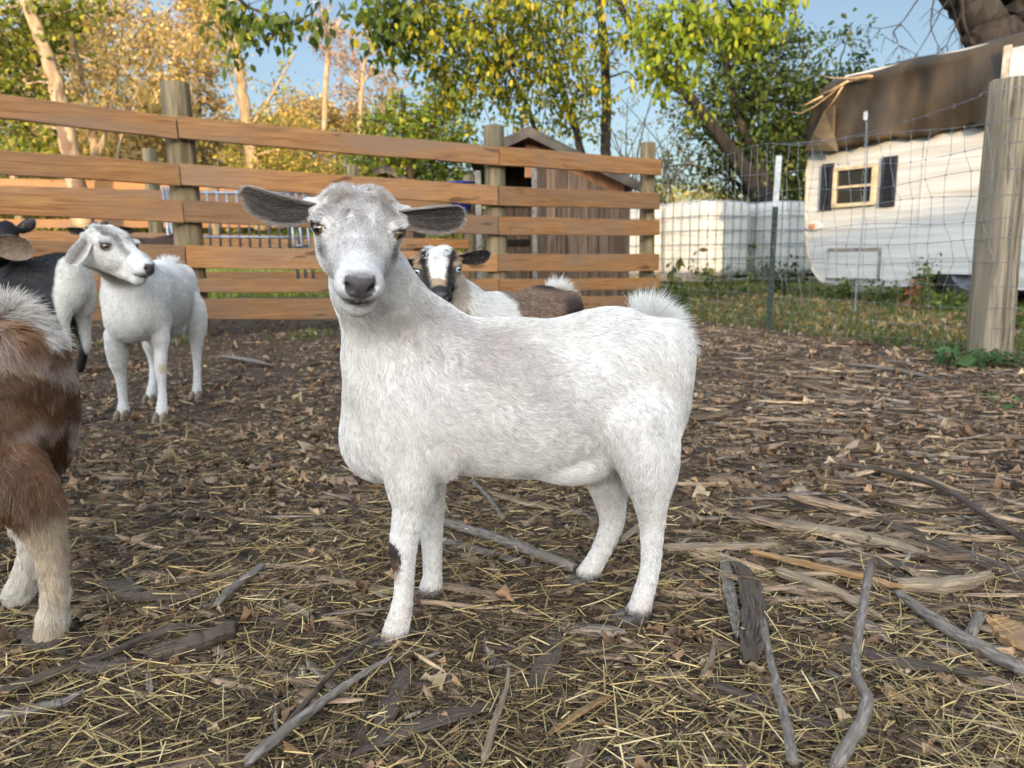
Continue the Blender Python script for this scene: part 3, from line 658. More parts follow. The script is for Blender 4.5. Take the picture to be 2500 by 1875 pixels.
dleaves(17000, 22, 1.5, 6.8, .020, browns, [3,3,3,2,2], 'fallen_leaves', 'fallen brown leaves drifted along the fences', keep=lambda x, y: np.clip(.35 + .5 * sstep(x + .4 * y, 1.5, 3.2), 0, 1))
dleaves(7000, 23, 3.8, 11, .045, [(.34,.22,.09),(.42,.30,.12),(.24,.14,.06)], [1,1,1], 'lawn_leaves', 'tan fallen leaves on the grass outside the wire fence', keep=lambda x, y: (beyond_wire(x, y) > .1) * .9)
# ================================================================ board fence
def mat_board():
    m, t, o = mat_new('fence_board_wood'); N = t.nodes; L = t.links
    b = N.new('ShaderNodeBsdfPrincipled'); b.inputs['Roughness'].default_value = .62; b.inputs['Specular IOR Level'].default_value = .3
    tc = N.new('ShaderNodeTexCoord'); oi = N.new('ShaderNodeObjectInfo')
    ad = N.new('ShaderNodeVectorMath'); ad.operation = 'ADD'; ml = N.new('ShaderNodeVectorMath'); ml.operation = 'SCALE'; ml.inputs['Scale'].default_value = 37.0
    cb = N.new('ShaderNodeCombineXYZ'); L.new(oi.outputs['Random'], cb.inputs[0]); L.new(oi.outputs['Random'], cb.inputs[2]); L.new(cb.outputs[0], ml.inputs[0])
    L.new(tc.outputs['Object'], ad.inputs[0]); L.new(ml.outputs[0], ad.inputs[1])
    def noise(s, st, d=6, dist=0):
        mp = N.new('ShaderNodeMapping'); mp.inputs['Scale'].default_value = st; L.new(ad.outputs[0], mp.inputs[0])
        n = N.new('ShaderNodeTexNoise'); n.inputs['Scale'].default_value = s; n.inputs['Detail'].default_value = d; n.inputs['Distortion'].default_value = dist; L.new(mp.outputs[0], n.inputs['Vector']); return n.outputs['Fac']
    def ramp(f, els):
        r = N.new('ShaderNodeValToRGB'); e = r.color_ramp.elements
        e[0].position, e[0].color = els[0][0], (*els[0][1], 1); e[1].position, e[1].color = els[-1][0], (*els[-1][1], 1)
        for p_, c_ in els[1:-1]: q = e.new(p_); q.color = (*c_, 1)
        L.new(f, r.inputs[0]); return r.outputs[0]
    def mix(a, b_, f, mode='MIX'):
        x = N.new('ShaderNodeMix'); x.data_type = 'RGBA'; x.blend_type = mode
        for s_, v in (('A', a), ('B', b_)):
            if isinstance(v, tuple): x.inputs[s_].default_value = (*v, 1)
            else: L.new(v, x.inputs[s_])
        if isinstance(f, float): x.inputs[0].default_value = f
        else: L.new(f, x.inputs[0])
        return x.outputs['Result']
    g = noise(9, (.35, 4, 9), 8, 1.2)
    c = ramp(g, [(.28, (.15,.064,.021)), (.5, (.285,.135,.046)), (.74, (.40,.215,.080))])
    c = mix(c, (.20,.135,.090), ramp(noise(2.6, (.5, 1, 1.6)), [(.40, (0,0,0)), (.68, (.85,.85,.85))]))
    kn = noise(3.4, (.8, 3, 3.2), 2); c = mix(c, (.085,.042,.02), ramp(kn, [(.665, (0,0,0)), (.70, (.9,.9,.9))]))
    va = ramp(oi.outputs['Random'], [(0, (.70,.69,.70)), (1, (1.15,1.10,1.02))]); c = mix(c, va, 1.0, 'MULTIPLY')
    L.new(c, b.inputs['Base Color'])
    bp = N.new('ShaderNodeBump'); bp.inputs['Distance'].default_value = .0025; L.new(g, bp.inputs['Height']); L.new(bp.outputs[0], b.inputs['Normal'])
    L.new(b.outputs[0], o.inputs[0]); return m
M_BOARD = mat_board()
M_POST = mat_basic('fence_post_wood', (.105,.078,.042), (.27,.205,.115), scale=5, stretch=(6,6,.5), rough=.85, bump=.004, c3=(.07,.075,.05), scale3=1.6, detail=8, distort=.6)
M_POST_OLD = mat_basic('weathered_post_wood', (.085,.066,.045), (.38,.31,.215), scale=9, stretch=(7,7,.35), rough=.9, bump=.005, c3=(.16,.135,.10), scale3=1.2, detail=9, distort=.5)
M_STEEL = mat_basic('galvanised_steel', (.28,.30,.33), (.42,.44,.47), scale=20, rough=.42, metal=.75)
M_NAIL = mat_basic('nail_head', (.12,.11,.10), (.2,.18,.16), scale=40, rough=.5, metal=.6)
def post(name, base, top_z, r, parent, mat, lean=(0, 0), n=22, taper=.95):
    H = top_z - base[2] + .05; k = 12; t = np.linspace(0, 1, k); ph = rng.random() * 6
    c = np.array(base) + np.stack([lean[0] * t + .004 * np.sin(t * 5 + ph), lean[1] * t, t * H - .05], 1)
    th = np.arange(n) * 2 * np.pi / n
    rr = r * (1 + (taper - 1) * t)[:, None] * (1 + .03 * np.sin(th * 2 + ph)[None] + .02 * np.sin(th * 5 + ph * 2)[None] + .012 * (rng.random((k, n)) - .5))
    V = c[:, None] + np.stack([rr * np.cos(th), rr * np.sin(th), 0 * rr], -1)
    V2 = np.concatenate([V.reshape(-1, 3), c[-1][None] + (V[-1] - c[-1]) * .88 + [0, 0, .007], c[-1][None] + [[0, 0, .009]]])
    F = [(i*n+j, i*n+(j+1) % n, (i+1)*n+(j+1) % n, (i+1)*n+j) for i in range(k) for j in range(n)] + [(k*n+j, k*n+(j+1) % n, (k+1)*n) for j in range(n)]
    return mesh_obj(name, V2, F, mat, parent, smooth=True)
# corner pixels of every board at the joints: (x, top, bottom) and the distance of the posts
FY = {'a': (-470, 3.72), 'b': (437, 4.70), 'c': (1219, 5.52), 'd': (1612, 6.50)}
def bd(parent, x0, t0, b0, Y0, x1, t1, b1, Y1, thick=.038, name='board'):
    a, a2, b, b2 = P(x0, t0, Y0), P(x0, b0, Y0), P(x1, t1, Y1), P(x1, b1, Y1)
    # keep the boards upright: same x,y top and bottom at each end
    a2 = np.array([a[0], a[1], a2[2]]); b2 = np.array([b[0], b[1], b2[2]])
    d = nrm(np.array([b[0] - a[0], b[1] - a[1], 0])); n = np.array([-d[1], d[0], 0]); n = n if n[1] > 0 else -n
    ln = np.linalg.norm(b - a); k = max(4, int(ln / .12)); t = np.linspace(0, 1, k)
    wob = .0025 * np.sin(t * 7 + rng.random() * 6) + .0015 * np.sin(t * 17 + rng.random() * 6)
    top = a + (b - a) * t[:, None]; bot = a2 + (b2 - a2) * t[:, None]; top[:, 2] += wob * .8; bot[:, 2] += wob
    fr = n * (.006 * np.sin(t * 3 + rng.random() * 6))[:, None]
    ch = .004
    ring = np.stack([top + fr - [0, 0, ch], top + fr + n * ch, top + fr + n * (thick - ch), top + fr + n * thick - [0, 0, ch],
                     bot + fr + n * thick + [0, 0, ch], bot + fr + n * (thick - ch), bot + fr + n * ch, bot + fr + [0, 0, ch]], 1)
    F = [(i*8+j, i*8+(j+1) % 8, (i+1)*8+(j+1) % 8, (i+1)*8+j) for i in range(k-1) for j in range(8)] + [tuple(range(8))[::-1], tuple((k-1)*8 + np.arange(8))]
    # object space runs along the board so the grain does too
    o = a.copy(); ang = math.atan2(d[1], d[0]); M = Matrix.Translation(Vector(o)) @ Matrix.Rotation(ang, 4, 'Z'); Mi = np.array(M.inverted())
    V = ring.reshape(-1, 3) @ Mi[:3, :3].T + Mi[:3, 3]
    ob = mesh_obj(name, V, F, M_BOARD, parent); ob.matrix_local = M; return ob, d, n
bf = empty('board_fence', tuple(G(820, 790))); bf.location = (0, 0, 0)
tag(bf, 'brown board fence of six rails on round posts behind the goats', 'fence')
# y pixels (top, bottom) at a, b, c, d
ROWS = [((172,237),(284,339),(358,404),(389,428)),
        ((330,396),(399,453),(454,502),(472,511)),
        ((445,507),(488,543),(529,574),(537,575)),
        ((566,630),(599,654),(620,663),(620,662)),
        ((690,724),(681,715),(681,714),(679,706)),
        ((745,796),(729,780),(727,779),(722,765))]
JIT = [0, 5, -3, 12, 4, -6]
for i, r in enumerate(ROWS):
    ks = ['a', 'b', 'c', 'd']
    xs_ = [FY['a'][0], FY['b'][0] + [-6, 0, 8, 14, 18, 20][i], 1219 + [0, -3, -2, -3, 0, 2][i], 1612 + [5, 1, -1, -3, 0, -4][i]]
    Yd = [FY[k][1] for k in ks]
    for j in range(3):
        gap = 1.6
        ob, d, n = bd(bf, xs_[j] + (gap if j else 0), r[j][0], r[j][1], Yd[j], xs_[j+1] - (gap if j < 2 else 0), r[j+1][0], r[j+1][1], Yd[j+1])
        # nail heads at both ends
        for s_, (t_, b_), x_, Y_ in ((1, r[j], xs_[j], Yd[j]), (-1, r[j+1], xs_[j+1], Yd[j+1])):
            for fr in (.28, .72):
                nb = MB()
                p = P(x_ + s_ * 11, t_ + (b_ - t_) * fr, Y_); p = p - n * .001 + d * 0
                th = np.arange(8) * np.pi / 4; V = [p + d * .0052 * math.cos(q) + np.array([0, 0, .0052 * math.sin(q)]) - n * .0015 for q in th] + [p + d * .0052 * math.cos(q) + np.array([0, 0, .0052 * math.sin(q)]) + n * .004 for q in th]
                nb.add(V, [tuple(range(8))] + [(q, (q+1) % 8, 8 + (q+1) % 8, 8 + q) for q in range(8)])
                o = nb.build('nail', M_NAIL, ob); o.matrix_parent_inverse = ob.matrix_local.inverted()
for (px, ptop, Y, r) in ((-440, 60, 3.72, .085), (427, 205, 4.70, .093), (1207, 309, 5.52, .078), (1583, 350, 6.50, .068)):
    tp = P(px, ptop, Y + r + .038); post('post', (tp[0], tp[1], 0), tp[2], r, bf, M_POST)

# ================================================================ woven wire fence on the right
wf = empty('wire_fence', (0, 0, 0)); tag(wf, 'sagging woven wire fence between the board fence and the thick round post', 'fence')
M_WIRE = mat_basic('wire', (.15,.155,.16), (.30,.305,.31), scale=60, rough=.45, metal=.55)
# horizontal wires: pixel y at the end of the boards, at the steel post, at the round post
HW = [(400,352,291),(454,418,357),(500,470,416),(541,519,470),(577,562,531),(610,603,583),(641,640,640),(669,681,696),(693,722,752),(713,758,805),(730,786,850)]
XA, XB, XC = 1612, 1880, 2437
def wpt(s, j):                           # s: 0 board end, 1 steel post, 2 round post, up to 2.6 beyond
    y3 = HW[j]
    pa, pb, pc = P(XA, y3[0], W0[1] - .04), P(XB, y3[1], W1[1]), P(XC, y3[2], W2[1] - .10)
    pd = pc + (pc - pb) * .6
    if s < 1: q = pa + (pb - pa) * s
    elif s < 2: q = pb + (pc - pb) * (s - 1)
    else: q = pc + (pd - pc) * ((s - 2) / .6)
    q = q.copy(); q[2] -= .02 * math.sin(math.pi * min(1, (s % 1))) * (1.0 if j < 3 else .4)
    q[2] += .010 * math.sin(s * 9 + j * 1.7) * (1.3 if j < 5 else .5); q[1] += .015 * math.sin(s * 6 + j * 2.1)
    return q
for j in range(len(HW)):
    hs_ = MB(); hs_.tube([wpt(s, j) for s in np.linspace(0.0, 2.6, 90)], .0013 if j else .0016, n=5)
    hs_.build('horizontal_wire', M_WIRE, wf, smooth=True)
n1, n2, n3 = 17, 15, 8
ss = list(np.linspace(.03, .97, n1)) + list(np.linspace(1.05, 1.97, n2)) + list(np.linspace(2.04, 2.6, n3))
for i, s in enumerate(ss):
    vs_ = kn_ = MB(); r_ = np.random.default_rng(i); lean = (.022 * math.sin(i * 2.3) + .010 * r_.normal()) * (1 if s > 1 else .6); pts = []
    for j in range(len(HW)):
        f = 1 - j / 5.5 if j < 5.5 else 0
        off = lean * math.sin(j * 1.3 + i) + (.05 if s < 1 else .022) * max(0, (j - 7) / 3) ** 2 * -1
        q = wpt(s + off, j); pts.append(q); kn_.tube([q + [-.004, -.001, 0], q + [.004, -.001, 0]], .0034, n=6)
    pts.append(pts[-1] + np.array([-.006, 0, -.03])); vs_.tube(pts, .0013, n=5)
    vs_.build('vertical_wire', M_WIRE, wf, smooth=True)
# T-shaped steel post, green with a white tip
M_GREEN = mat_basic('green_steel', (.008,.018,.014), (.018,.032,.026), scale=30, rough=.5); M_WHITE = mat_basic('white_paint', (.36,.36,.35), (.55,.55,.54), scale=25, rough=.6)
tp = P(1902, 380, W1[1] + .02); bs = G(1876, 812); tpost = MB(); tip = MB()
def tsec(mb, a, b, w_):
    a, b = np.array(a), np.array(b)
    for (x0, x1, y0, y1) in ((-w_, w_, -.003, .003), (-.003, .003, .0035, .032)):
        V = [a + [x0, y0, 0], a + [x1, y0, 0], a + [x1, y1, 0], a + [x0, y1, 0], b + [x0, y0, 0], b + [x1, y0, 0], b + [x1, y1, 0], b + [x0, y1, 0]]; mb.hexa(V)
bs = np.array([bs[0], bs[1], -.02]); t1 = P(1893, 505, W1[1] + .02)
tsec(tpost, bs, t1, .018); tsec(tip, t1 + [0, 0, .001], tp, .0185)
for k in range(20):
    q = bs + (t1 - bs) * ((k + .7) / 20.5); tpost.box(q - [.005, .010, .008], q + [.005, -.0031, .008])
tpo = tpost.build('steel_post', M_GREEN, wf); tip.build('white_tip', M_WHITE, tpo)
# thick round post carrying the wire
b2 = P(2412, 884, W2[1]); t2 = P(2470, 198, W2[1] + .02)
post('round_post', (b2[0], b2[1], 0), t2[2], .088, wf, M_POST_OLD, lean=(t2[0] - b2[0] - .0, .02), n=30, taper=.97)
# barbed wire above, twisted stay with a white tag
bwm = MB(); e0, e1 = P(1240 + 400, 412, W0[1]), P(1893, 385, W1[1]); e2, e3 = P(2098, 272, (W1[1] + W2[1]) / 2 + .12), P(2392, 236, W2[1] - .10)
e4 = P(2520, 210, W2[1] - .35)
path = [P(1893, 352, W1[1]) + (e3 - P(1893, 352, W1[1])) * t + np.array([0, 0, -.05 * math.sin(math.pi * t)]) for t in np.linspace(0, 1, 30)]
for ph in (0, math.pi):
    pts = []
    for i, t in enumerate(np.linspace(0, 1, 260)):
        q = np.array([np.interp(t, np.linspace(0, 1, 30), [p_[k] for p_ in path]) for k in range(3)]); pts.append(q + .0024 * np.array([0, math.cos(t * 150 + ph), math.sin(t * 150 + ph)]))
    bwm.tube(pts, .0012, n=4)
for t in np.arange(.06, 1, .095):
    q = np.array([np.interp(t, np.linspace(0, 1, 30), [p_[k] for p_ in path]) for k in range(3)])
    bwm.tube([q + [-.008, -.006, .012], q, q + [.008, .006, -.012]], .0012, n=4); bwm.tube([q + [.010, -.006, .010], q, q + [-.008, .006, -.010]], .0012, n=4)
c_ = P(2455, 225, W2[1]); wrap = [c_ + .092 * np.array([math.cos(a), math.sin(a), 0]) + np.array([0, 0, .003 * math.sin(a * 3)]) for a in np.linspace(-3.3, 2.6, 40)]
bwm.tube([path[-1]] + wrap, .0016, n=5)
bwm.build('barbed_wire', M_WIRE, wf)
st = MB(); s0 = P(2116, 270, (W1[1] + W2[1]) / 2 + .10); s1 = P(2094, 760, (W1[1] + W2[1]) / 2 + .02)
for ph in (0, math.pi):
    st.tube([s0 + (s1 - s0) * t + .005 * np.array([math.cos(t * 110 + ph), math.sin(t * 110 + ph), 0]) + np.array([.012 * math.sin(t * 5), 0, 0]) for t in np.linspace(0, 1, 240)], .0019, n=4)
st.build('twisted_stay', M_STEEL, wf)
tgm = MB(); q = s0 + [-.010, -.012, -.03]; tgm.box(q - [.011, .003, .022], q + [.011, .003, .022]); tgm.build('white_tag', M_WHITE, wf, bevel=.003)
# ================================================================ barn added unseen behind the viewer, sized to keep the low sun off the pen
bn = empty('blocker', (0, -30, 0)); tag(bn, 'unseen added barn behind the viewer shading the pen', 'blocker')
M_BLOCKER = mat_basic('blocker_boards', (.10,.06,.04), (.2,.13,.09), scale=4, stretch=(6,6,.6), rough=.9); M_BLOCKER_TOP = mat_basic('blocker_top', (.05,.05,.05), (.10,.095,.09), scale=12, rough=.8)
TS = math.tan(R(SUN_EL)); HB = lambda Y, z: z + TS * (30 + Y)
hL, hR = HB(7.6, 1.62), HB(7.6, .78)
b_ = MB(); b_.box((-45, -8, 0), (1.55, -.02, hL - .06)); b_.box((1.552, -8, 0), (45, -.02, hR - .06)); b_.build('wall', M_BLOCKER, bn)
b_ = MB(); b_.box((-45.3, -8.3, hL - .058), (1.60, .2, hL)); b_.box((1.61, -8.3, hR - .058), (45.3, .2, hR)); b_.build('roof', M_BLOCKER_TOP, bn)

# ================================================================ second board fence across the pasture, third one sunlit farther off
M_BG_BOARD = M_BOARD
def simple_fence(label, posts, rows, r, thick=.036, overshoot=0):
    """posts: (px, py_top, Y); rows: list of (top pixel at first post, bottom, top at last, bottom)"""
    e = empty('board_fence', (0, 0, 0)); tag(e, label, 'fence')
    x0, _, Y0 = posts[0]; x1, _, Y1 = posts[-1]
    for (px, pt_, Y) in posts:
        q = P(px, pt_, Y + .1); gz_ = float(terrain(q[0], q[1])); post('post', (q[0], q[1], gz_), q[2], r, e, M_POST)
    for (t0, b0, t1, b1) in rows: bd(e, x0, t0, b0, Y0, x1, t1, b1, Y1, thick)
    return e
simple_fence('middle board fence in the shade, seen through the gaps of the nearer fence', [(-560, 340, 6.2), (363, 366, 7.3), (860, 405, 8.0), (1145, 430, 8.4)],
   [(436,486,487,517), (548,600,585,607), (620,655,635,654), (660,690,664,680)], .07)
simple_fence('far board fence glowing in the low sun across the pasture', [(-300, 425, 12.2), (36, 428, 13.0), (190, 437, 13.4), (520, 446, 14.0), (830, 452, 15.0)],
   [(430,455,452,470), (480,498,492,506), (533,556,538,556)], .08)
# tubular hog panel and two leaning gates between the fences
pn = empty('stock_panel', (0, 0, 0)); tag(pn, 'grey galvanised stock panel standing behind the middle of the board fence', 'livestock panel')
for x in list(np.linspace(432, 745, 14)):
    t_ = MB(); t_.tube([P(x, 462, 6.1), P(x + 12, 620, 6.1)], .010, n=8); t_.build('upright', M_STEEL, pn, smooth=True)
for y in (470, 520, 578, 618):
    t_ = MB(); t_.tube([P(424, y, 6.1), P(758, y + 2, 6.1)], .011, n=8); t_.build('rail', M_STEEL, pn, smooth=True)
for (lab, xa, xb) in (('narrow metal gate end leaning beside the big left fence post', 400, 419), ('narrow metal gate end leaning behind the white goat\'s left ear', 705, 742)):
    e = empty('metal_gate', (0, 0, 0)); tag(e, lab, 'gate', 'metal gates')
    for k, x in enumerate(np.linspace(xa, xb, 3)):
        t_ = MB(); t_.tube([P(x - 3, 456, 6.0 + k * .03), P(x + 26, 700, 5.9 + k * .03)], .012, n=8); t_.build('tube', M_STEEL, e, smooth=True)
    for y in (500, 600):
        t_ = MB(); t_.tube([P(xa + (y - 456) * .11, y, 5.99), P(xb + (y - 456) * .11, y, 6.05)], .012, n=8); t_.build('crossbar', M_STEEL, e, smooth=True)
# blue bucket hanging on the middle fence
bk = empty('bucket', tuple(P(1125, 480, 7.9))); tag(bk, 'round blue plastic bucket hanging on the middle fence near the shed', 'bucket')
M_BLUE = mat_basic('blue_plastic', (.02,.03,.22), (.03,.045,.30), scale=8, rough=.4)
def lathe(prof, n=28, c=(1,1,1)):
    mb = MB(); m = len(prof); th = np.arange(n) * 2 * np.pi / n
    V = [(r * math.cos(a), r * math.sin(a), z) for r, z in prof for a in th]
    mb.add(V, [(i*n+j, i*n+(j+1) % n, (i+1)*n+(j+1) % n, (i+1)*n+j) for i in range(m-1) for j in range(n)], c); return mb
lathe([(.001,-.15),(.10,-.15),(.128,.13),(.14,.13),(.14,.145),(.123,.145),(.095,-.14),(.001,-.14)]).build('tub', M_BLUE, bk, smooth=True)
t_ = MB(); t_.tube([(.135*math.cos(a), 0, .14 + .13*math.sin(a)) for a in np.linspace(0, math.pi, 14)], .003, n=6); t_.build('handle', M_STEEL, bk)

# ================================================================ shed behind the fence
M_SHEDW = mat_basic('shed_boards', (.075,.047,.030), (.19,.13,.092), scale=5, stretch=(8,8,.5), rough=.9, bump=.004, attr=True, c3=(.07,.05,.04), scale3=1.3, detail=8)
M_GREYW = mat_basic('grey_trim', (.13,.115,.10), (.26,.235,.21), scale=8, stretch=(3,3,3), rough=.9, bump=.002)
M_SHINGLE = mat_basic('shingles', (.045,.042,.042), (.10,.09,.085), scale=18, rough=.9, bump=.006)
M_REDW = mat_basic('reddish_boards', (.20,.085,.04), (.33,.155,.075), scale=6, stretch=(5,5,1), rough=.85, bump=.003, attr=True)
M_FASCIA = mat_basic('dark_fascia', (.05,.04,.032), (.11,.09,.072), scale=8, rough=.9); M_DARK = mat_basic('dark_interior', (.012,.010,.008), (.02,.016,.013), scale=4, rough=.95)
def shed(name, label, YF, X, depth, parent_scale=1.0):
    """X: pixel anchors of the front: left, opening right, right end, ridge pixel, eave pixels"""
    e = empty(name, (0, 0, 0)); tag(e, label, 'shed')
    xl, xo, xr, (rx, ry), (elx, ely), (erx, ery), ybot, opening = X
    f = lambda x, y, dy=0: (lambda q: np.array([q[0], YF + dy, q[2]]))(P(x, y, YF))
    A, B, Rg = f(elx, ely), f(erx, ery), f(rx, ry)
    def roofz(x): return np.interp(x, [A[0], Rg[0], B[0]], [A[2], Rg[2], B[2]])
    zl = 0.0
    # front wall boards right of the opening
    xs0, xs1 = f(xo, 600)[0], f(xr, 600)[0]; nb = 9; wv = MB(); g_ = np.random.default_rng(3)
    for i in range(nb):
        a = xs0 + (xs1 - xs0) * i / nb + .003; b = xs0 + (xs1 - xs0) * (i + 1) / nb - .003; c = .75 + .5 * g_.random(); off = .004 * g_.random()
        za, zb = roofz(a) - .16, roofz(b) - .16
        wv.hexa([(a, YF - off, zl), (b, YF - off, zl), (b, YF + .022, zl), (a, YF + .022, zl), (a, YF - off, za), (b, YF - off, zb), (b, YF + .022, zb), (a, YF + .022, za)], (c, c * .97, c * .93))
    wv.build('front_wall', M_SHEDW, e)
    # gable boards up under the roof, redder
    gb = MB(); 
    for i in range(10):
        a = A[0] + .12 + (B[0] - A[0] - .24) * i / 10 + .002; b = A[0] + .12 + (B[0] - A[0] - .24) * (i + 1) / 10 - .002; c = .7 + .5 * g_.random()
        if b < Rg[0] - .02 : continue
        za, zb = roofz(a) - .02, roofz(b) - .02; z0 = max(min(za, zb) - .34, 1.0)
        if a < xs1: gb.hexa([(a, YF + .03, z0), (b, YF + .03, z0), (b, YF + .05, z0), (a, YF + .05, z0), (a, YF + .03, za), (b, YF + .03, zb), (b, YF + .05, zb), (a, YF + .05, za)], (c, c, c))
        else: gb.hexa([(a, YF + .4, .3), (b, YF + .4, .3), (b, YF + .42, .3), (a, YF + .42, .3), (a, YF + .4, za), (b, YF + .4, zb), (b, YF + .42, zb), (a, YF + .42, za)], (c, c, c))
    gb.build('gable', M_REDW, e)
    xl0 = f(xl, 600)[0]
    ib = MB()
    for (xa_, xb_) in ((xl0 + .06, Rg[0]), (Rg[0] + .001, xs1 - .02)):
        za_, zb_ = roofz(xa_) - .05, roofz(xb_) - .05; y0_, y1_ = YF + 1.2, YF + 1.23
        ib.hexa([(xa_, y0_, 0), (xb_, y0_, 0), (xb_, y1_, 0), (xa_, y1_, 0), (xa_, y0_, za_), (xb_, y0_, zb_), (xb_, y1_, zb_), (xa_, y1_, za_)], (.35, .33, .30))  # back wall tinted dark, putting the doorway's inner shade into its colour
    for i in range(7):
        a = xl0 + .05 + i * (xs0 - xl0) / 7; ib.box((a, YF + .9, 0), (a + (xs0 - xl0) / 7 - .008, YF + .92, 1.02))
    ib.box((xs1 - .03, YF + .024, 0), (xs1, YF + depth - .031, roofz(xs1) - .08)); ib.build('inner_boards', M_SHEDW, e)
    for (xx, ww) in ((xs0 - .035, .05), (xl0, .06)):
        t_ = MB(); t_.box((xx, YF - .03, 0), (xx + ww, YF - .001, roofz(xx) - .12)); t_.build('corner_post', M_GREYW, e, bevel=.004)
    if opening:
        t_ = MB(); z_ = f(1260, 588)[2]; t_.box((xl0 + .07, YF + .86, z_ - .03), (xs0 - .05, YF + .895, z_ + .03)); t_.build('crossbar', M_DARK, e)
    # roof: two slopes with thickness, fascia boards
    for (p, q, nm) in ((A, Rg, 'roof'), (Rg, B, 'roof')):
        t_ = MB(); y0, y1 = YF - .16, YF + depth + .15; h_ = .045
        t_.hexa([(p[0], y0, p[2]), (q[0], y0, q[2]), (q[0], y1, q[2]), (p[0], y1, p[2]), (p[0], y0, p[2] + h_), (q[0], y0, q[2] + h_), (q[0], y1, q[2] + h_), (p[0], y1, p[2] + h_)])
        t_.build(nm, M_SHINGLE, e, bevel=.004)
        t_ = MB(); y0 = YF - .185; t_.hexa([(p[0], y0, p[2] - .06), (q[0], y0, q[2] - .06), (q[0], y0 + .022, q[2] - .06), (p[0], y0 + .022, p[2] - .06), (p[0], y0, p[2] + .02), (q[0], y0, q[2] + .02), (q[0], y0 + .022, q[2] + .02), (p[0], y0 + .022, p[2] + .02)])
        t_.build('fascia', M_FASCIA, e)
    return e
shed('shed', 'weathered board shed with dark open doorway behind the right end of the fence', 7.5, (1163, 1308, 1538, (1290, 326), (1145, 392), (1556, 458), 700, True), 2.6)
shed('shed', 'tiny distant shed roof peeping over the fence rails right of the white goat', 11.5, (920, 960, 1010, (952, 414), (914, 420), (1022, 462), 600, False), 1.6)

# ================================================================ camper trailer
cp = empty('camper_trailer', (0, 0, 0)); tag(cp, 'old white camper trailer with brown tarp over its roof behind the wire fence', 'camper trailer')
cA = np.array([P(1975, 500, 8.3)[0], 8.3, 0]); cDir = nrm(np.array([1.16, -1.80, 0])); cN = np.array([cDir[1], -cDir[0], 0]); cN = cN if cN[0] < 0 else -cN    # outward normal of the long side
# local frame: X along the side from far end towards the viewer, Y = outward normal negative (into the body), Z up
CL = Matrix(((cDir[0], -cN[0], 0, cA[0]), (cDir[1], -cN[1], 0, cA[1]), (0, 0, 1, 0), (0, 0, 0, 1))); CLi = np.array(CL.inverted())
def cside(px, py):                       # pixel -> (along, height) on the camper's long side
    d = ray(px, py); n = cN; t = ((cA - _C) @ n) / (d @ n); q = _C + d * t; l = CLi[:3, :3] @ q + CLi[:3, 3]; return l[0], l[2]
def cbuild(mb, name, mat, parent=cp, **k):
    V = np.concatenate(mb.V); V = V @ np.array(CL.to_3x3()).T + np.array(CL.translation); mb.V = [V]; return mb.build(name, mat, parent, **k)
LEN, WID = 6.2, 2.1; ZB = cside(2080, 696)[1]; ZT = 2.28
prof = []                                # outline of the body in the side plane (x, z)
for px, py in ((1975,375),(1970,420),(1968,520),(1968,590),(1974,630),(1985,660),(2000,682),(2012,692)): prof.append(cside(px, py))
zt_ = cside(1975, 375)[1]
prof = [(cside(2085, 190)[0] * .8, ZT), (.16, ZT - .10), (.05, ZT - .28), (.0, 1.95), (-.01, 1.75)] + prof
wx0, wz0 = cside(2215, 700); wx1, _ = cside(2225, 668); arch0 = cside(2213, 700)[0]; arch1 = cside(2465, 700)[0]; az = cside(2300, 669)[1]
ax_ = [(arch0, ZB), (arch0 + .04, ZB + .10), (arch0 + .12, az - .02), (arch0 + .22, az), (arch1 - .2, az), (arch1 - .1, az - .04), (arch1, ZB)]
prof = prof + [(prof[-1][0] + .06, ZB)] + ax_ + [(LEN, ZB), (LEN, ZT)]
M_CAMP = mat_basic('camper_aluminium', (.36,.36,.35), (.50,.50,.485), scale=3, stretch=(.35,.35,6), rough=.42, c3=(.28,.24,.18), scale3=2.2, c3range=(.54,.85), bump=.0006, detail=8)
m = MB(); k = len(prof)
V = [(x, 0, z) for x, z in prof] + [(x, WID, z) for x, z in prof]
m.add(V, [tuple(range(k))[::-1], tuple(range(k, 2*k))] + [(i, (i+1) % k, k + (i+1) % k, k + i) for i in range(k)])
body_c = cbuild(m, 'body', M_CAMP)
# thin horizontal seams of the siding
for z in np.arange(ZB + .28, 1.6, .30):
    t_ = MB(); t_.box((.03, -.006, z), (LEN - .05, -.0005, z + .008)); cbuild(t_, 'siding_seam', M_CAMP)
for xs_ in (1.22, 2.44, 3.66, 4.88):
    t_ = MB(); t_.box((xs_, -.008, az + .02), (xs_ + .02, -.0008, 1.62)); cbuild(t_, 'panel_seam', M_CAMP)
M_RUST = mat_basic('worn_edge_trim', (.28,.20,.13), (.45,.42,.36), scale=14, rough=.7)
t_ = MB(); ed = [(x, -.006, z) for x, z in prof[4:14]]; t_.tube(ed, .012, n=6); cbuild(t_, 'edge_trim', M_RUST)
t_ = MB(); t_.box((cside(2075,690)[0], -.02, ZB - .07), (arch0 - .06, .03, ZB - .005)); cbuild(t_, 'skirt_rail', M_GREYW)
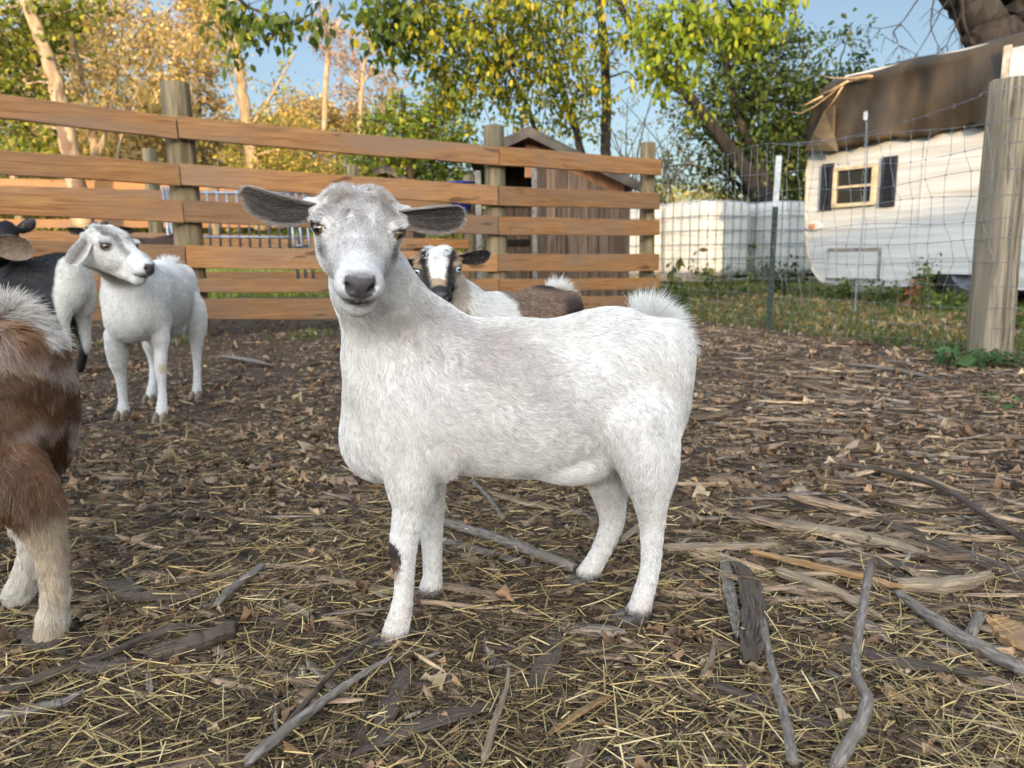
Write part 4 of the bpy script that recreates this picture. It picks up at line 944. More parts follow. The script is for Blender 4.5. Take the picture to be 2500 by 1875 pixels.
# tarp: wavy cloth over the roof hanging down the side
M_TARP = mat_basic('brown_tarp', (.020,.015,.010), (.046,.034,.021), scale=2.2, stretch=(1.6,1.6,.8), rough=.55, bump=.008, bscale=9, c3=(.075,.050,.026), scale3=1.1, detail=7, c3range=(.52,.75))
tb0 = cside(2000, 370)[1]; nx, nzv = 90, 26
T_ = []
for i in range(nx):
    x = -.03 + (LEN + .1) * i / (nx - 1)
    lowz = np.interp(x, [0, cside(2405, 312)[0], LEN], [tb0, cside(2405, 312)[1], cside(2405, 312)[1] + .05])
    top_in = np.interp(x, [-.03, .15, .45, LEN], [1.95, ZT + .02, ZT + .05, ZT + .10])
    for j in range(nzv):
        s_ = j / (nzv - 1)
        if s_ < .62:
            z = lowz + (top_in - .10 - lowz) * s_ / .62 + (1 - s_) ** 4 * (.018 * math.sin(x * 9) + .012 * math.sin(x * 27 + 1) + .008 * math.sin(x * 61)); y = -.078 - .026 * math.sin(x * 5 + z * 3) - .018 * math.sin(x * 13 + 2 + z) * (1 - s_) - .016 * math.sin(x * 2 - z * 11) - .008 * math.sin(x * 23 - z * 5)
        else:
            a = (s_ - .62) / .38; y = -.03 + 1.15 * a ** 1.4; z = top_in - .10 + .16 * math.sin(a * math.pi / 2) ** .7 + .012 * math.sin(x * 7 + a * 5)
        T_.append((x + .02 * math.sin(z * 6) * (x < .3), y, z))
tm = MB(); tm.add(T_, [(i*nzv+j, (i+1)*nzv+j, (i+1)*nzv+j+1, i*nzv+j+1) for i in range(nx-1) for j in range(nzv-1)])
tarp = cbuild(tm, 'tarp', M_TARP, smooth=True); md = tarp.modifiers.new('solid', 'SOLIDIFY'); md.thickness = .006; md.offset = 1
# folded tarp flap at the far end
M_TARP2 = mat_basic('tarp_fold', (.06,.045,.025), (.12,.09,.05), scale=3, rough=.5, bump=.004)
fl = MB(); fp = [cside(*q) for q in ((2035,272),(2062,262),(2056,330),(2070,371),(1985,371),(2012,330))]
V = [(x, -.155 - .03 * (i % 2), z) for i, (x, z) in enumerate(fp)] + [(x, -.13 - .03 * (i % 2), z) for i, (x, z) in enumerate(fp)]
fl.add(V, [(0,1,2,5),(5,2,3,4),(11,8,7,6),(10,9,8,11)] + [(i, 6+i, 6+(i+1) % 6, (i+1) % 6) for i in range(6)]); cbuild(fl, 'tarp_flap', M_TARP2)
# window, shutters, hatch, lamp
M_CREAM = mat_basic('cream_frame', (.34,.28,.18), (.50,.43,.30), scale=12, rough=.6); M_SHUT = mat_basic('dark_shutter', (.010,.011,.017), (.020,.022,.032), scale=20, rough=.6)
def mat_glass():
    m, t, o = mat_new('window_glass'); b = t.nodes.new('ShaderNodeBsdfPrincipled'); b.inputs['Base Color'].default_value = (.025,.025,.022,1)
    b.inputs['Roughness'].default_value = .06; b.inputs['Specular IOR Level'].default_value = .8; t.links.new(b.outputs[0], o.inputs[0]); return m
M_GLASS = mat_glass()
x0, z1 = cside(2040, 418); x1, z1b = cside(2147, 395); _, z0 = cside(2040, 508); z1 = (z1 + z1b) / 2 + .01; z0 = (z0 + cside(2147, 500)[1]) / 2
win = empty('window', (0, 0, 0)); win.parent = cp; gw = .038
for (a, b, c, d) in ((x0, x1, z1 - gw, z1), (x0, x1, z0, z0 + gw), (x0, x0 + gw, z0 + gw + .001, z1 - gw - .001), (x1 - gw * 1.3, x1, z0 + gw + .001, z1 - gw - .001)):
    t_ = MB(); t_.box((a, -.045, c), (b, -.003, d)); cbuild(t_, 'frame', M_CREAM, win, bevel=.004)
t_ = MB(); zm = (z0 + z1) / 2; t_.box((x0 + gw, -.030, zm - .012), (x1 - gw * 1.3, -.006, zm + .012)); cbuild(t_, 'rail', M_CREAM, win)
t_ = MB(); t_.box((x0 + gw + .001, -.012, z0 + gw + .001), (x1 - gw * 1.3 - .001, -.002, z1 - gw - .001)); cbuild(t_, 'pane', M_GLASS, win)
for (pa, pb) in ((2008, 2034), (2153, 2188)):
    xa, xb = cside(pa, 460)[0], cside(pb, 460)[0]; sh = MB(); za, zb = z0 - .02, z1 + .05
    sh.box((xa, -.035, za), (xa + .03, -.003, zb)); sh.box((xb - .03, -.035, za), (xb, -.003, zb)); sh.box((xa + .031, -.035, za), (xb - .031, -.003, za + .05)); sh.box((xa + .031, -.035, zb - .05), (xb - .031, -.003, zb))
    nl = 13
    for i in range(nl):
        z = za + .06 + (zb - za - .13) * i / (nl - 1); sh.hexa([(xa + .031, -.030, z - .012), (xb - .031, -.030, z - .012), (xb - .031, -.012, z + .006), (xa + .031, -.012, z + .006), (xa + .031, -.026, z - .006), (xb - .031, -.026, z - .006), (xb - .031, -.008, z + .012), (xa + .031, -.008, z + .012)])
    sh.box((xa + .031, -.008, za + .051), (xb - .031, -.004, zb - .051)); cbuild(sh, 'shutter', M_SHUT)
hx0, hz1 = cside(2026, 614); hx1, _ = cside(2148, 612); hz0 = cside(2026, 678)[1]
t_ = MB(); t_.box((hx0, -.014, hz0), (hx1, -.003, hz1)); hatch = cbuild(t_, 'hatch', M_CAMP, bevel=.004)
for (a, b, c, d) in ((hx0 - .02, hx1 + .02, hz1 + .001, hz1 + .035), (hx0 - .02, hx1 + .02, hz0 - .02, hz0 - .001), (hx1 + .001, hx1 + .022, hz0, hz1)):
    t_ = MB(); t_.box((a, -.022, c), (b, -.002, d)); cbuild(t_, 'hatch_trim', M_GREYW, hatch)
lx, lz = cside(1987, 553); M_AMBER = mat_basic('amber_lens', (.35,.15,.07), (.5,.24,.12), scale=10, rough=.35)
t_ = MB(); th = np.arange(16) * np.pi / 8; t_.add([(lx + .11 * math.cos(a), -.004, lz + .055 * math.sin(a)) for a in th] + [(lx + .09 * math.cos(a), -.03, lz + .042 * math.sin(a)) for a in th], [(i, (i+1) % 16, 16 + (i+1) % 16, 16 + i) for i in range(16)] + [tuple(range(16, 32))]); mk = cbuild(t_, 'marker_lamp', M_CAMP)
t_ = MB(); t_.box((lx - .035, -.045, lz - .028), (lx + .035, -.0305, lz + .028)); cbuild(t_, 'lens', M_AMBER, mk, bevel=.006)
# opening under the tarp at the near end
rx, rz = cside(2482, 165)
t_ = MB(); t_.box((rx + .02, -.165, rz - .35), (rx + 1.2, -.14, rz + .13)); cbuild(t_, 'upper_panel', M_CAMP)
t_ = MB(); t_.box((rx - .04, -.168, rz - .35), (rx + .015, -.14, rz + .16)); cbuild(t_, 'panel_edge', M_RUST)
# wheel in the arch
wxc = cside(2368, 700)[0]; M_RUB = mat_basic('tyre_rubber', (.012,.012,.012), (.035,.034,.032), scale=30, rough=.85); M_RIM = mat_basic('wheel_rim', (.08,.09,.12), (.16,.17,.20), scale=20, rough=.5, metal=.4)
wzc = .33
we = empty('wheel', (0, 0, 0)); we.parent = cp
def disc(prof_, y_sign=1):
    mb = lathe(prof_, 36); V = np.concatenate(mb.V); V2 = np.stack([V[:, 0] + wxc, .12 - V[:, 2], V[:, 1] + wzc], 1); mb.V = [V2]; return mb
cbuild(disc([(.20,-.09),(.30,-.10),(.335,-.07),(.34,0),(.335,.07),(.30,.10),(.20,.09)]), 'tyre', M_RUB, we, smooth=True)
cbuild(disc([(.001,.04),(.05,.05),(.07,.02),(.16,.02),(.185,.07),(.205,.085)]), 'rim', M_RIM, we, smooth=True)
t_ = MB(); t_.box((arch0 + .05, .30, ZB), (arch1 - .05, .32, az)); cbuild(t_, 'arch_liner', M_DARK)
t_ = MB(); t_.box((.2, .35, .12), (LEN - .3, .43, ZB - .01)); cbuild(t_, 'chassis', M_DARK)
# black phone-number lettering at the near end, cut off by the frame
M_INK = mat_basic('black_lettering', (.03,.03,.035), (.05,.05,.055), scale=10, rough=.6)
for (txt, px, py) in (('R', 2490, 389), ('7', 2488, 405), ('RO', 2483, 422), ('66', 2482, 436), ('RO', 2479, 452), ('715', 2474, 468)):
    cu = bpy.data.curves.new('lettering', 'FONT'); cu.body = txt; cu.size = .062; cu.extrude = .001; cu.materials.append(M_INK)
    lx_, lz_ = cside(px, py); oc = bpy.data.objects.new('lettering', cu); link(oc); bpy.context.view_layer.update()
    me_ = bpy.data.meshes.new_from_object(oc.evaluated_get(bpy.context.evaluated_depsgraph_get())); me_.materials.clear(); me_.materials.append(M_INK); bpy.data.objects.remove(oc); o = bpy.data.objects.new('lettering', me_)
    o.matrix_local = CL @ Matrix.Translation((lx_, -.010, lz_)) @ Matrix.Rotation(R(90), 4, 'X'); link(o, cp)
# broken branches lying over the tarp
tw = empty('fallen_branch', (0, 0, 0)); tag(tw, 'pale broken branch lying over the far corner of the camper tarp', 'branch')
M_TWIG = mat_basic('dry_twig', (.30,.19,.10), (.48,.33,.20), scale=30, rough=.8)
def cs3(px, py, o): x, z = cside(px, py); q = np.array([x, -o, z]); return np.array(CL.to_3x3()) @ q + np.array(CL.translation)
for i, pl in enumerate(([(2150,190),(2085,205),(2050,232),(2010,262),(1975,280),(1950,276)], [(2085,205),(2065,240),(2035,280)], [(2150,190),(2110,196),(2060,196),(2035,190)], [(2100,203),(2060,225),(2020,240)], [(2040,240),(2000,260),(1990,262)])):
    t_ = MB(); t_.tube([cs3(x, y, .14 + .02 * i) for x, y in pl], np.linspace(.012, .004, len(pl)), n=6); t_.build('limb', M_TWIG, tw, smooth=True)

# ================================================================ caged plastic tanks
M_TANK = mat_basic('white_plastic_tank', (.58,.57,.52), (.68,.67,.62), scale=3, rough=.4, transl=.12)
M_CAGE = mat_basic('cage_tube', (.16,.18,.21), (.28,.30,.33), scale=20, rough=.5, metal=.4)
def ibc(label, px, Y, yaw, z0=.06, w_=1.12, d_=1.05, h=1.10):
    c = P(px, 600, Y); e = empty('tank', (c[0], Y, z0), yaw); tag(e, label, 'tank', 'caged water tanks')
    mb = MB(); n = 64; th = np.linspace(0, 2 * np.pi, n, endpoint=False); rings = []
    for z, s in ((.0,.93),(.04,.985),(.12,1),(.3,1),(.5,1),(.7,1),(h-.14,1),(h-.05,.975),(h,.90),(h+.005,.5)):
        q = []
        for a in th:
            r = 1 / (abs(math.cos(a)) ** 9 + abs(math.sin(a)) ** 9) ** (1/9)
            rb = 1 + (.018 * math.cos(a * 32) if .1 < z < h - .1 else 0)
            q.append((.47 * w_ * r * math.cos(a) * s * rb, .47 * d_ * r * math.sin(a) * s * rb, z + .12))
        rings.append(q)
    V = [v for q in rings for v in q]; mb.add(V, [(i*n+j, i*n+(j+1) % n, (i+1)*n+(j+1) % n, (i+1)*n+j) for i in range(len(rings)-1) for j in range(n)] + [tuple(range((len(rings)-1)*n, len(rings)*n))])
    mb.build('bottle', M_TANK, e, smooth=True)
    lathe([(.10, h+.12),(.10, h+.155),(.001, h+.155)], 20).build('cap', M_DARK, e)
    cg = MB(); a, b = .5 * w_, .5 * d_
    for z in np.linspace(.14, h + .10, 6): cg.tube([(-a,-b,z),(a,-b,z)], .007, n=6); cg.tube([(a,-b,z),(a,b,z)], .007, n=6); cg.tube([(a,b,z),(-a,b,z)], .007, n=6); cg.tube([(-a,b,z),(-a,-b,z)], .007, n=6)
    for t in np.linspace(-1, 1, 7):
        for (x, y) in ((t*a, -b), (t*a, b), (-a, t*b), (a, t*b)): cg.tube([(x, y, .10), (x, y, h + .10)], .007, n=6)
    cg.build('cage', M_CAGE, e)
    pl = MB(); pl.box((-a,-b,0), (a,b,.03)); pl.box((-a,-b,.09), (a,b,.12))
    for x in (-a+.05, 0, a-.05): pl.box((x-.05,-b+.002,.031), (x+.05,b-.002,.089))
    pl.build('pallet', M_GREYW, e)
ibc('white caged tank nearest the fence corner, its left side sunlit', 1722, 12.0, R(35))
ibc('white caged tank half hidden behind the camper, wholly in shade', 1900, 12.4, R(30))
ibc('white caged tank glimpsed between the last board and the sunlit tank', 1580, 12.6, R(33))
# ================================================================ trees
M_BARK = mat_basic('bark', (.012,.010,.008), (.050,.040,.030), scale=9, stretch=(1,1,.35), rough=.95, bump=.02, detail=9, distort=.8)
M_BARK_DARK = mat_basic('dark_bark', (.006,.005,.005), (.028,.023,.019), scale=9, stretch=(1,1,.35), rough=.95, bump=.02, detail=9, distort=.8)
M_BARK_PALE = mat_basic('pale_bark', (.20,.14,.085), (.40,.30,.19), scale=7, stretch=(1,1,.4), rough=.9, bump=.015, c3=(.14,.09,.06), scale3=4.5, c3range=(.52,.58))
M_BARK_WARM = mat_basic('warm_bark', (.16,.11,.06), (.34,.25,.14), scale=9, stretch=(1,1,.4), rough=.95, bump=.015)
def mat_leaf(name, transl=.45, rough=.5):
    m, t, o = mat_new(name); N = t.nodes; L = t.links
    at = N.new('ShaderNodeAttribute'); at.attribute_name = 'Col'
    b = N.new('ShaderNodeBsdfPrincipled'); b.inputs['Roughness'].default_value = rough; b.inputs['Specular IOR Level'].default_value = .25; L.new(at.outputs['Color'], b.inputs['Base Color'])
    tr = N.new('ShaderNodeBsdfTranslucent'); L.new(at.outputs['Color'], tr.inputs['Color'])
    mx = N.new('ShaderNodeMixShader'); mx.inputs[0].default_value = transl; L.new(b.outputs[0], mx.inputs[1]); L.new(tr.outputs[0], mx.inputs[2]); L.new(mx.outputs[0], o.inputs[0]); return m
M_LEAF = mat_leaf('leaf')
LF = np.array([[0,0,0],[.22,.20,.05],[.55,.27,.06],[.80,.13,.0],[1.05,0,-.06],[.80,-.13,0],[.55,-.27,.06],[.22,-.20,.05],[.5,0,-.02]], float)
LFF = np.array([[0,8,2,1],[8,4,3,2],[0,7,6,8],[8,6,5,4]])
LS = np.array([[0,0,0],[.45,.30,.05],[1,0,0],[.5,-.30,.05]], float); LSF = np.array([[0,3,2,1]])
def leaves(name, pts, size, col, parent, g, small=False, droop=.5, mat=None):
    n = len(pts); t, f = (LS, LSF) if small else (LF, LFF)
    L = size * (.6 + .7 * g.random(n)); z = g.random(n) * 6.28
    return scatter_mesh(name, t, f, pts, z, -droop + g.normal(0, .55, n), g.normal(0, .8, n), np.stack([L, L * (.75 + .5 * g.random(n)), L], 1), col, mat or M_LEAF, None, parent, kind=None, smooth=False)
def wiggle(a, b, n, amp, g, sag=0.0):
    t = np.linspace(0, 1, n)[:, None]; L = np.linalg.norm(b - a); q = a + (b - a) * t
    for k in (1, 2, 3): q += np.sin(t * math.pi * k) * g.normal(size=3) * amp * L / k
    q[:, 2] += sag * L * np.sin(t[:, 0] * math.pi); return q
def tree(name, label, trunks, clusters, leafsize, pal, wts, seed, group=None, bark=None, small=False, twigs=True, per_twig=14, droop=.5, jit=.2, cat='tree', shell=.0):
    """trunks: list of pixel polylines [(px,py,Y,width_px)...]; clusters: (px,py,Y,rx_px,ry_px,n)"""
    g = np.random.default_rng(seed); e = empty(name, (0, 0, 0)); tag(e, label, cat, group); twigs = twigs and len(clusters) > 3
    tm = MB(); skel = []
    for tr in trunks:
        q = np.array([P(x, y, Y) for x, y, Y, w_ in tr]); r = np.array([w_ * Y / FPX / 2 for x, y, Y, w_ in tr])
        t = np.linspace(0, 1, len(q)); tt = np.linspace(0, 1, max(10, len(q) * 5))
        Q = np.stack([np.interp(tt, t, q[:, i]) for i in range(3)], 1); k_ = np.array([1, 2, 3, 2, 1]) / 9
        for i in range(3): Q[:, i] = np.convolve(np.pad(Q[:, i], 2, mode='reflect', reflect_type='odd'), k_, 'valid')
        rr = np.interp(tt, t, r); Q += g.normal(size=Q.shape) * rr[:, None] * .10
        tm.tube(Q, rr, n=12, jit=.14); skel.append(Q); 
    S = np.concatenate(skel) if skel else None
    trunk = None; lim = MB(); pts = []; cl = []
    for (px, py, Y, rx, ry, n) in clusters:
        c = P(px, py, Y); sx, sz = rx * Y / FPX, ry * Y / FPX; sy = (sx + sz) * .5
        if twigs and S is not None and len(S):
            j = np.argmin(np.linalg.norm(S - c, axis=1)); w_ = wiggle(S[j], c, 8, .06, g, .03); lim.tube(w_, np.linspace(.016, .006, 8) * Y / 9, n=5)
        nt_ = max(1, int(n / per_twig))
        for _ in range(nt_):
            v = g.normal(size=3); v /= np.linalg.norm(v); rad = g.random() ** (1/2.2) * (1 - shell) + shell
            p = c + v * rad * np.array([sx, sy, sz]); d = v * np.array([sx, sy, sz]) * (.25 + .35 * g.random()); d[2] -= abs(d[2]) * .3 + .02
            k = max(3, int(per_twig * (.5 + g.random()))); tl = g.random(k) ** .8
            pts.append(p + d * tl[:, None] + g.normal(size=(k, 3)) * leafsize * .9); cl.append(np.full(k, g.normal() * .5))
            if twigs and g.random() < .55: lim.tube([c + (p - c) * .35, p, p + d], [.006 * Y / 9, .004 * Y / 9, .002 * Y / 9], n=4)
    if tm.V: trunk = tm.build('trunk', bark or M_BARK, e, smooth=True)
    if lim.V: lim.build('limbs', bark or M_BARK, trunk or e, smooth=True)
    if pts:
        pts = np.concatenate(pts); cl = np.concatenate(cl); n = len(pts)
        col = palette(g, n, pal, wts, jit) * (1 + .15 * cl[:, None]).clip(.6, 1.5); leaves('crown', pts, leafsize, col, e, g, small, droop)
    return e
GREEN = [(.09,.13,.012),(.15,.19,.016),(.27,.27,.02),(.44,.35,.025),(.05,.08,.010)]
DGREEN = [(.035,.06,.012),(.055,.085,.018),(.08,.11,.02),(.12,.13,.025)]  # leaf colours lowered, the leaning crown's shade put into them
ORANGE = [(.36,.23,.075),(.46,.32,.10),(.32,.22,.09),(.26,.21,.06),(.52,.40,.17)]
YELG = [(.30,.28,.035),(.40,.34,.04),(.20,.23,.03),(.46,.36,.06)]
# the big leaning tree on the right
tree('leaning_tree', 'big leaning tree with two dark trunks and green crown left of the camper',
  [[(1885,560,13.21,67),(1862,480,13.21,53),(1810,400,13.06,34),(1740,310,12.78,28),(1690,245,12.5,25),(1610,165,12.21,23),(1545,70,11.93,18),(1490,-30,11.64,14)],
   [(1880,500,13.21,39),(1850,400,13.35,25),(1805,300,13.35,21),(1780,200,13.35,17),(1765,90,13.35,15),(1740,-20,13.35,10)],
   [(1890,480,13.35,21),(1930,390,13.63,14),(1990,320,13.77,8),(2040,240,13.77,5)], [(1845,480,13.35,15),(1760,420,13.63,7),(1680,400,13.92,5),(1610,410,14.2,3)]],
  [(1860,150,13.49,90,60,1250),(1780,230,13.49,110,70,1375),(1900,250,13.63,110,75,1625),(1850,330,13.63,120,70,1625),(1950,330,13.77,80,65,1125),(1740,330,13.63,90,60,562),(1900,410,13.63,110,60,1125),(1830,470,13.77,90,50,750),(1960,440,13.92,60,80,875),
   (2020,210,13.63,70,45,437),(2070,260,13.77,60,40,325),(1800,120,13.49,70,60,562),(1690,430,14.06,70,40,200),(1620,440,14.2,60,45,187),(2100,150,13.63,35,30,75),(2070,90,13.35,50,30,137),(1950,90,13.35,60,40,187)],
  .10, DGREEN, [3,3,2,1], 41, per_twig=10, bark=M_BARK_DARK)
# bright canopy hanging into the top of the picture, from a tree with its trunk near the shed
tree('box_elder', 'nearer tree whose bright yellow green branches hang across the top middle',
  [[(1478,400,9.6,26),(1480,330,9.6,24),(1480,220,9.4,22),(1476,120,9.2,20),(1462,0,8.8,18)], [(1424,395,9.9,20),(1405,310,9.8,17),(1372,220,9.5,15),(1352,140,9.3,13),(1320,50,9.0,10)],
   [(1340,410,10.2,14),(1310,330,10,12),(1285,250,9.8,10),(1240,170,9.4,8)]],
  [(1180,40,7.2,99,69,482),(1090,90,7.4,99,69,390),(1180,120,7.4,99,63,529),(1270,60,7.4,99,69,505),(1340,110,7.6,88,69,459),(1230,180,7.6,88,51,413),(1130,170,7.7,82,51,345),(1080,215,7.9,66,46,252),(1320,200,7.9,88,57,368),(1400,70,7.9,66,57,276),(1010,60,7.4,66,57,229),
   (1390,180,8.2,66,57,252),(1430,250,8.6,60,51,195),(1350,265,8.6,66,46,229),(1180,240,8.4,88,40,276),(1400,320,9,44,46,103),(1475,150,8.8,60,69,206),(1520,100,8.8,55,57,161),(1560,200,9,55,46,80),(1010,130,8,55,46,138),(1060,-10,7,88,46,299),(1300,-10,7,110,46,368),(1540,30,8.4,66,46,229),(1290,300,9,66,34,149)],
  .064, GREEN, [3,4,3.5,2.2,1.5], 42, group='trees with hanging branches', droop=.9, per_twig=11)
tree('maple_tree', 'bright green leafy branches hanging at the top between the two dark leaning trunks',
  [[(1700,-40,6.6,22),(1690,30,6.6,12),(1660,110,6.6,7),(1650,190,6.6,4)], [(1760,-40,6.5,12),(1790,20,6.5,7),(1850,50,6.5,4)]],
  [(1640,20,6.6,70,35,210),(1700,60,6.6,60,45,262),(1640,110,6.6,60,45,227),(1650,180,6.7,55,45,192),(1780,70,6.5,60,45,245),(1850,50,6.5,60,35,192),(1900,20,6.5,50,30,140),(1800,10,6.4,80,30,210),(1610,170,6.8,40,50,122),(1690,260,7.4,35,30,52),(1580,70,6.8,40,50,122)],
  .070, [(.17,.24,.02),(.24,.30,.022),(.34,.35,.03),(.12,.17,.018)], [3,4,2,2], 43, group='trees with hanging branches', droop=1.0, per_twig=7)
tree('overhanging_tree', 'dark green leafy branches hanging at the top above the left of the fence',
  [[(560,-60,7.2,18),(590,10,7.2,8),(660,40,7.2,5),(720,60,7.2,3)], [(930,-60,7.2,14),(940,20,7.2,7),(935,90,7.2,4)]],
  [(590,20,7.2,60,45,130),(650,50,7.2,70,35,120),(715,50,7.2,45,28,70),(570,90,7.3,35,45,50),(930,30,7.2,60,45,160),(960,85,7.3,60,35,110),(900,85,7.3,30,25,30),(1000,30,7.3,60,50,150),(990,120,7.6,50,40,80),(780,5,7.2,25,15,12)],
  .10, [(.05,.085,.014),(.09,.13,.018),(.16,.19,.02),(.34,.30,.03)], [4,3,1.5,.6], 44, group='trees with hanging branches', droop=1.0, per_twig=8)
# big bare tree behind the camper
bt = [[(2500,330,11,150),(2452,140,11,150),(2400,60,11,95),(2345,-20,11,85),(2300,-80,11,70)], [(2452,140,11.1,120),(2462,60,11.1,100),(2490,-30,11.1,90)]]
gb_ = np.random.default_rng(5)
for (x0, y0, pl) in ((2345, -10, [(2345,-10),(2350,40),(2362,85),(2385,120)]), (2330,-20,[(2330,-20),(2300,20),(2270,80),(2240,130),(2215,160)]), (2310,-30,[(2310,-30),(2330,30),(2345,90),(2350,150)]), (2290,-40,[(2290,-40),(2275,20),(2272,70),(2290,110),(2295,150)]), (2350,20,[(2350,20),(2330,70),(2310,110),(2318,150)]),
                   (2200,60,[(2280,-60),(2240,0),(2200,60),(2150,70),(2120,66)]), (2180,75,[(2200,60),(2180,75),(2195,110),(2160,90)])):
    w0 = 12 if x0 == 2345 else 4; pl3 = [(x, y, 10.8, max(1.6, w0 * (1 - i / len(pl)))) for i, (x, y) in enumerate(pl)]; bt.append(pl3)
    for _ in range(7):
        i = gb_.integers(1, len(pl)); x, y = pl[i]; dx, dy = gb_.normal(0, 26), 20 + 30 * gb_.random(); bt.append([(x, y, 10.8, 1.6), (x + dx * .5, y + dy * .4, 10.8, 1.4), (x + dx * 1.1, y + dy, 10.8, 1.0)])
tree('bare_tree', 'huge forked bare dark tree rising behind the camper', bt, [(2250,130,10.9,50,30,40),(2200,160,10.9,40,20,30)], .06, DGREEN, [1,1,1,1], 45, bark=M_BARK_DARK, small=True, twigs=False)
# pale sunlit trunks on the left
tree('peeling_birch', 'pale tree with peeling sunlit bark at the far left behind the fence',
  [[(205,560,12.5,50),(182,440,12.5,42),(165,340,12.5,38),(150,255,12.5,36),(118,140,12.5,31),(85,60,12.5,28),(50,-30,12.5,25)]],
  [(40,150,12.8,90,90,900),(20,60,12.8,80,70,700),(30,240,12.8,70,50,700),(90,20,12.8,90,40,500),(200,20,12.8,70,40,300),(140,80,12.8,60,50,300),(60,330,12.6,80,40,400)], .11, [(.10,.13,.015),(.19,.21,.02),(.30,.28,.03),(.07,.09,.015)], [3,3,2,2], 46, bark=M_BARK_PALE, small=True)
tree('slender_tree', 'slender pale forked tree beside the peeling birch',
  [[(232,560,14,22),(232,380,14,18),(222,300,14,15),(205,220,14,12),(190,140,14,9),(170,60,14,5)], [(240,400,14,12),(256,330,14,9),(285,200,14,6),(300,60,14,4)], [(222,300,14,8),(160,250,14,5),(120,230,14,3)], [(228,380,14,8),(270,300,14,5),(330,240,14,3)], [(280,420,14,9),(296,330,14,6),(330,230,14,4),(380,120,14,3)]],
  [(240,200,14.2,110,90,900),(300,120,14.2,90,80,700),(190,290,14.2,90,50,500)], .075, ORANGE, [2,2,2,3,1], 47, bark=M_BARK_PALE, small=True, jit=.25)
tree('yellow_tree', 'slim sunlit tree with warm orange trunk behind the middle of the fence',
  [[(640,560,13,40),(625,440,13,34),(600,290,13,27),(588,200,13,22),(578,120,13,18),(570,0,13,14)], [(605,320,13,10),(660,240,13,7),(720,130,13,4)], [(600,290,13,8),(560,200,13,5)]],
  [(620,330,13.2,90,60,700),(700,330,13.2,80,60,700),(560,120,13.2,60,60,260),(680,220,13.2,60,60,220),(640,400,13.2,100,50,900),(760,380,13.2,90,50,800),(530,60,13.2,60,50,250)], .075, [(.40,.31,.06),(.30,.27,.05),(.45,.30,.08),(.22,.22,.04)], [3,2,2,2], 48, bark=M_BARK_WARM, small=True)
tree('bushy_tree', 'bushy yellow green tree over the fence right of the white goat\'s head',
  [[(1000,520,11.5,34),(1005,400,11.5,26),(990,300,11.5,16),(980,230,11.5,8)], [(1005,380,11.5,14),(1060,300,11.5,8)]],
  [(960,300,11.6,70,50,900),(1030,300,11.6,70,60,900),(1000,360,11.6,100,50,1300),(1080,350,11.6,70,50,700),(940,380,11.6,80,50,800),(1060,240,11.7,60,40,400),(1120,290,11.7,50,50,300),(1080,430,11.6,90,40,700)], .085, [(.11,.17,.02),(.20,.24,.025),(.32,.30,.035),(.06,.09,.015)], [3,3,2,2], 49, small=True)
# woodland on the rising ground
spots = [(60,150,22,200,150,0),(250,80,24,170,150,1),(380,180,20,130,140,0),(330,320,18,150,90,0),(480,90,23,110,130,1),(470,300,19,110,110,0),(120,330,19,140,80,2),(560,360,21,110,70,0),(740,300,24,80,70,1),(860,290,26,90,60,1),(880,160,22,90,120,3),(930,240,24,80,80,3),(800,90,22,60,90,3),(680,390,20,120,50,2)]
WPAL = [(ORANGE, [3,3,2,3,1]), (ORANGE, [2,3,3,1,2]), (YELG, [2,2,3,1]), ([(.36,.22,.13),(.45,.30,.20),(.26,.17,.12)], [1,1,1])]
WLAB = ['dense rusty orange tree on the slope, above the left fence rails', 'tall golden orange tree at the top left of the slope', 'round bronze tree just left of the tall fence post', 'low golden thicket tree behind the tall fence post', 'tall thinning orange tree right of the tall fence post at the top', 'bronze tree behind the second rail right of the tall post', 'yellow green low tree behind the birch foot', 'olive gold bush tree over the rails left of the white goat',
        'pale gold tree under the gap of blue sky', 'distant pale orange tree above the white goat\'s head', 'sparse pinkish brown tree against the sky above the goat\'s head', 'sparse brown tree left of the bushy green tree', 'thin reddish wisp of a tree in the blue gap at the top', 'low yellow bush tree behind the white goat\'s left ear']
for i, (px, py, Y, rx, ry, t_) in enumerate(spots):
    g = np.random.default_rng(100 + i); pal, wt = WPAL[t_]; cl = []
    for _ in range(9):
        a, r_ = g.random() * 6.28, g.random() ** .5; cl.append((px + rx * r_ * math.cos(a) * .8, py + ry * r_ * math.sin(a) * .8, Y + g.normal() * .6, rx * .42, ry * .40, int({3: 90}.get(t_, 420 if i < 9 else 260) * DENS)))
    tr = [[(px + g.normal() * 10, 560, Y, 16), (px, py + ry * .4, Y, 11), (px + g.normal() * 20, py - ry * .3, Y, 6), (px + g.normal() * 30, py - ry * .9, Y, 3)]]
    for _ in range(5):
        a = g.normal() * rx * .6; tr.append([(px, py + ry * (.6 - .5 * g.random()), Y, 6), (px + a * .5, py - ry * .1, Y, 4), (px + a * 1.2, py - ry * (.4 + .5 * g.random()), Y, 2)])
    tree('autumn_tree', WLAB[i], tr, cl, .13 if t_ != 3 else .10, pal, wt, 200 + i, group='autumn trees on the slope', bark=M_BARK_WARM, small=True, per_twig=16, jit=.25)
